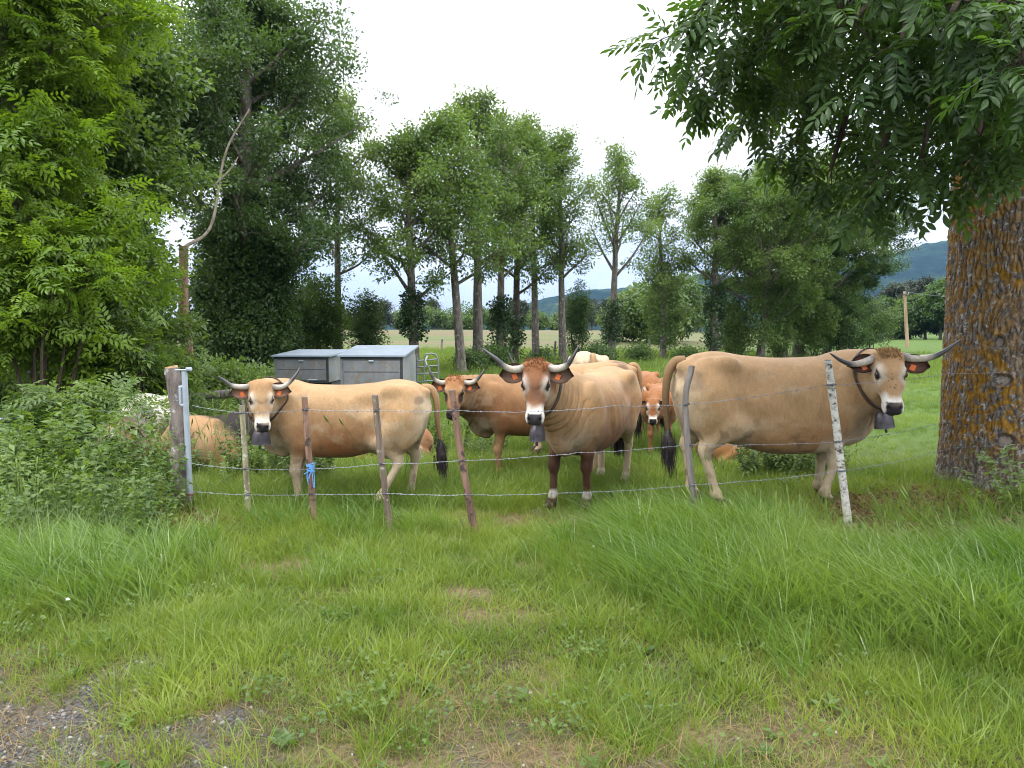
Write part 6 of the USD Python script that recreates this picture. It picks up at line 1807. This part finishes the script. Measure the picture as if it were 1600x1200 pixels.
# straw and dead grass
x, y = scatter(n_of(230, 2.2, 7), 2.2, 7)
d, g, dry, mu = zones(x, y)
w = np.maximum.reduce([g * .55 * ss(.98, .5, g) + g * .25, d * .6, mu * .8]) + .07 + 1.1 * worn_at(x, y) * fb(x, y, 2, 91)
keep = rs.rand(len(x)) < w
put('dead_grass', 'bleached dead grass on the gravel edge and bare patches', STRAW, G_STRAW, x[keep], y[keep], .6 + .7 * rs.rand(keep.sum()))
# gravel on the lane
st = []
for i in range(4):
    m = trimesh.creation.icosphere(1, 1.0)
    m.vertices = m.vertices * (0.8 + 0.5 * meshkit.noise(m.vertices * 1.3 + i * 7)[:, None]) * [1, .8, .55]
    st.append(m)
GRAV = usdkit.material(stage, '/World/Looks/gravel_stone', {'oi': ('object_info', {}), 'r': ('rgb_ramp', {'ramp': [(0, (.05, .048, .046)), (.6, (.14, .135, .13)), (1, (.30, .28, .25))]}), 'p': ('principled_bsdf', {'roughness': .85})},
    [('oi.random', 'r.fac'), ('r.color', 'p.base_color')], surface='p.BSDF')
x, y = scatter(n_of(1500, 2.1, 4.6), 2.1, 4.6)
d, g, dry, mu = zones(x, y)
keep = rs.rand(len(x)) < np.maximum(g * (.35 + .65 * fb(x, y, 3, 70)), d * .12)
put('gravel', 'small grey stones of the lane edge', st, GRAV, x[keep], y[keep], .004 + .007 * rs.rand(keep.sum()) ** 2, tilt=.8, catg='gravel')
# bark chips, dead twigs and leaves under the big tree and by the strainer post
CHIP = leaf_mat('bark_litter', (0.050, 0.028, 0.016), (0.33, 0.20, 0.11), .05, .85, .1)
chips = []
for i in range(4):
    r2 = np.random.RandomState(700 + i); V, F, o = [], [], 0
    for k in range(14):
        c = r2.uniform(-.1, .1, 3) * [1, 1, .15]; dd = r2.normal(0, 1, 3) * [1, 1, .35]; dd /= np.linalg.norm(dd); L = r2.uniform(.03, .13)
        m = tube([c - dd * L / 2, c + r2.normal(0, .006, 3), c + dd * L / 2], [.002, .0035, .0015], 4, cap=False)
        V.append(m.vertices); F.append(m.faces + o); o += len(m.vertices)
    for k in range(6):
        c = r2.uniform(-.1, .1, 3) * [1, 1, .1] + [0, 0, .01]
        v, f = leaves_at(r2, c[None], r2.normal(0, 1, (1, 3)) * [1, 1, .3], .05, .025)
        V.append(v); F.append(f + o); o += len(v)
    chips.append((np.vstack(V), np.vstack(F)))
x, y = scatter(n_of(340, 4.8, 7.6), 4.8, 7.6)
d, g, dry, mu = zones(x, y)
keep = rs.rand(len(x)) < mu * 1.2
put('leaf_litter', 'brown twigs and dead leaves at the foot of the big trunk', chips, CHIP, x[keep], y[keep], .7 + .8 * rs.rand(keep.sum()), catg='leaf litter')

# broad-leaved weeds
def rosette(seed, n, L, W, up):
    r2 = np.random.RandomState(seed)
    a = r2.uniform(0, 2 * np.pi, n)
    dd = np.stack([np.cos(a), np.sin(a), np.full(n, up) + r2.normal(0, .2, n)], 1)
    return leaves_at(r2, np.zeros((n, 3)) + [0, 0, .005] + r2.normal(0, .01, (n, 3)), dd, L, W)
WEED = [rosette(720 + i, 9, .065, .026, .5) for i in range(3)]
CLOV = []
for i in range(3):
    r2 = np.random.RandomState(740 + i)
    p = r2.uniform(-.09, .09, (26, 3)) * [1, 1, 0] + [0, 0, .03]; p[:, 2] += r2.uniform(0, .05, 26)
    CLOV.append(leaves_at(r2, p, r2.normal(0, 1, (26, 3)) * [1, 1, .3], .024, .02))
x, y = scatter(n_of(24, 2.5, 9), 2.5, 9)
d, g, dry, mu = zones(x, y)
keep = rs.rand(len(x)) < (1 - np.maximum(d, g)) * .6
put('broadleaf_weeds', 'plantain, clover and dandelion leaves among the grass', WEED + CLOV, L_BUSH, x[keep], y[keep], .6 + .7 * rs.rand(keep.sum()), tilt=.2, catg='weeds')
# nettles and herbs of the left verge, in front of the strainer post
def herb(seed, h, n):
    r2 = np.random.RandomState(seed); V, F, o = [], [], 0
    for s in range(4):
        b0 = r2.normal(0, .05, 3) * [1, 1, 0]; tip = b0 + np.array([r2.normal(0, .12), r2.normal(0, .12), h * r2.uniform(.7, 1.1)])
        m = tube([b0, tip], [.004, .002], 3, cap=False); V.append(m.vertices); F.append(m.faces + o); o += len(m.vertices)
        q = np.linspace(.2, 1, n)[:, None]; p = b0 + (tip - b0) * q
        a = r2.uniform(0, 6.28, n); dd = np.stack([np.cos(a), np.sin(a), r2.uniform(-.3, .5, n)], 1)
        v, f = leaves_at(r2, p, dd, .075 * h / .6, .036 * h / .6); V.append(v); F.append(f + o); o += len(v)
    return np.vstack(V), np.vstack(F)
HERB = [herb(760 + i, .50 + .06 * i, 30) for i in range(4)]
x, y = scatter(2600, 4.9, 9.5)
px_ = x / y * FPX + 800
n = fb(x, y, 1.1, 80)
keep = (px_ < 285 - 40 * n) & ~((px_ > 178) & (px_ < 268) & (rs.rand(len(x)) < .72) & (y > 6.4)) & (rs.rand(len(x)) < .35 + .6 * ss(.35, .6, n)) & (y > 5.15 + (n - .5) * 1.2)
keep |= (px_ > 1545) & (y > 5.2) & (y < 6.2) & (rs.rand(len(x)) < .25)
x, y = x[keep], y[keep]
put('verge_herbs', 'nettles and tall herbs of the overgrown verge at the left', HERB, [L_BUSH, L_MID, L_BUSH, L_MID], x, y, (.65 + .5 * rs.rand(len(x))) * (0.65 + .55 * ss(5.0, 6.6, y)), catg='herbs', tilt=.15)
# dark nettle clumps in the pasture
x, y = [], []
for (px, Y, nn, r) in [(1240, 7.9, 26, .35), (385, 7.7, 16, .3), (430, 7.7, 20, .35), (720, 9.6, 10, .3), (400, 11, 40, .8), (330, 12, 60, 1.2), (480, 12.5, 30, .8)]:
    c = at(px, 700, Y)
    x += list(c[0] + rs.normal(0, r, nn)); y += list(Y + rs.normal(0, r * .6, nn))
x, y = np.array(x), np.array(y)
put('nettles', 'dark nettle clumps among the cows\' legs', HERB, L_MID, x, y, .55 + .35 * rs.rand(len(x)), catg='nettles', tilt=.15)

# single flowers
PET_W = simple('petal_white', (.80, .80, .76), .6, vary=.05)
PET_Y = simple('petal_yellow', (.85, .62, .02), .5, vary=.1)
STEM = simple('flower_stem', (.06, .14, .03), .6)
def flower(kind, px, py, lab, s=1.0):
    """The bloom stands on the ray at (px, py) where it meets the ground plus its stem."""
    hst = 0.13 * s
    Y = 3.0
    for _ in range(12):
        p = at(px, py, Y); Y = Y + (p[2] - float(gz(p[0], Y)) - hst) / 1.65 * Y * .8
    p = at(px, py, Y); b = np.array([p[0], Y, float(gz(p[0], Y))])
    t = thing('wildflower', lab, 'flower', b)
    z = p[2] - b[2]
    obj(t, 'stem', tube(spline([[0, 0, -.02], [.01, 0, z * .5], [0, 0, z]], 6), .002, 4), STEM)
    r2 = np.random.RandomState(px)
    if kind == 'w':
        m = []
        for k in range(20):
            d = r2.normal(0, 1, 3); d[2] = abs(d[2]); d /= np.linalg.norm(d)
            m.append(tube([[0, 0, z], np.array([0, 0, z]) + d * .013 * s], [.0025, .0012], 4))
        obj(t, 'blossom', cat(*m), PET_W)
    else:
        for k in range(5):
            a = k * 1.2566; d = np.array([math.cos(a), math.sin(a), .35])
            v, f = leaves_at(r2, np.array([[0, 0, z]]), d[None], .020 * s, .020 * s, .1)
            obj(t, 'petal', (v, f), PET_Y)
for kind, px, py, lab, s in [('w', 965, 829, 'white clover head left of the yellow bloom below the foremost cow', 1), ('y', 971, 828, 'yellow buttercup beside a white clover below the foremost cow', 1.1),
        ('w', 1016, 819, 'white clover head uppermost below the right-hand cow\'s tail', 1), ('w', 927, 855, 'lone white clover head nearest the bare patch', 1), ('y', 1100, 867, 'yellow buttercup in the tall grass', 1.2), ('w', 1156, 843, 'white clover head left of the birch stake', 1),
        ('w', 1466, 851, 'white bloom in the tall grass below the big trunk', 1.2), ('y', 284, 839, 'yellow bloom below the brown litter at the left', 1), ('w', 106, 937, 'white bloom in the left foreground turf', 1.0), ('w', 1484, 917, 'pale seed-like bloom high in the right foreground grass', 1.3), ('y', 14, 783, 'yellow bloom in the verge at the left edge', 1.1)]:
    flower(kind, px, py, lab, s)
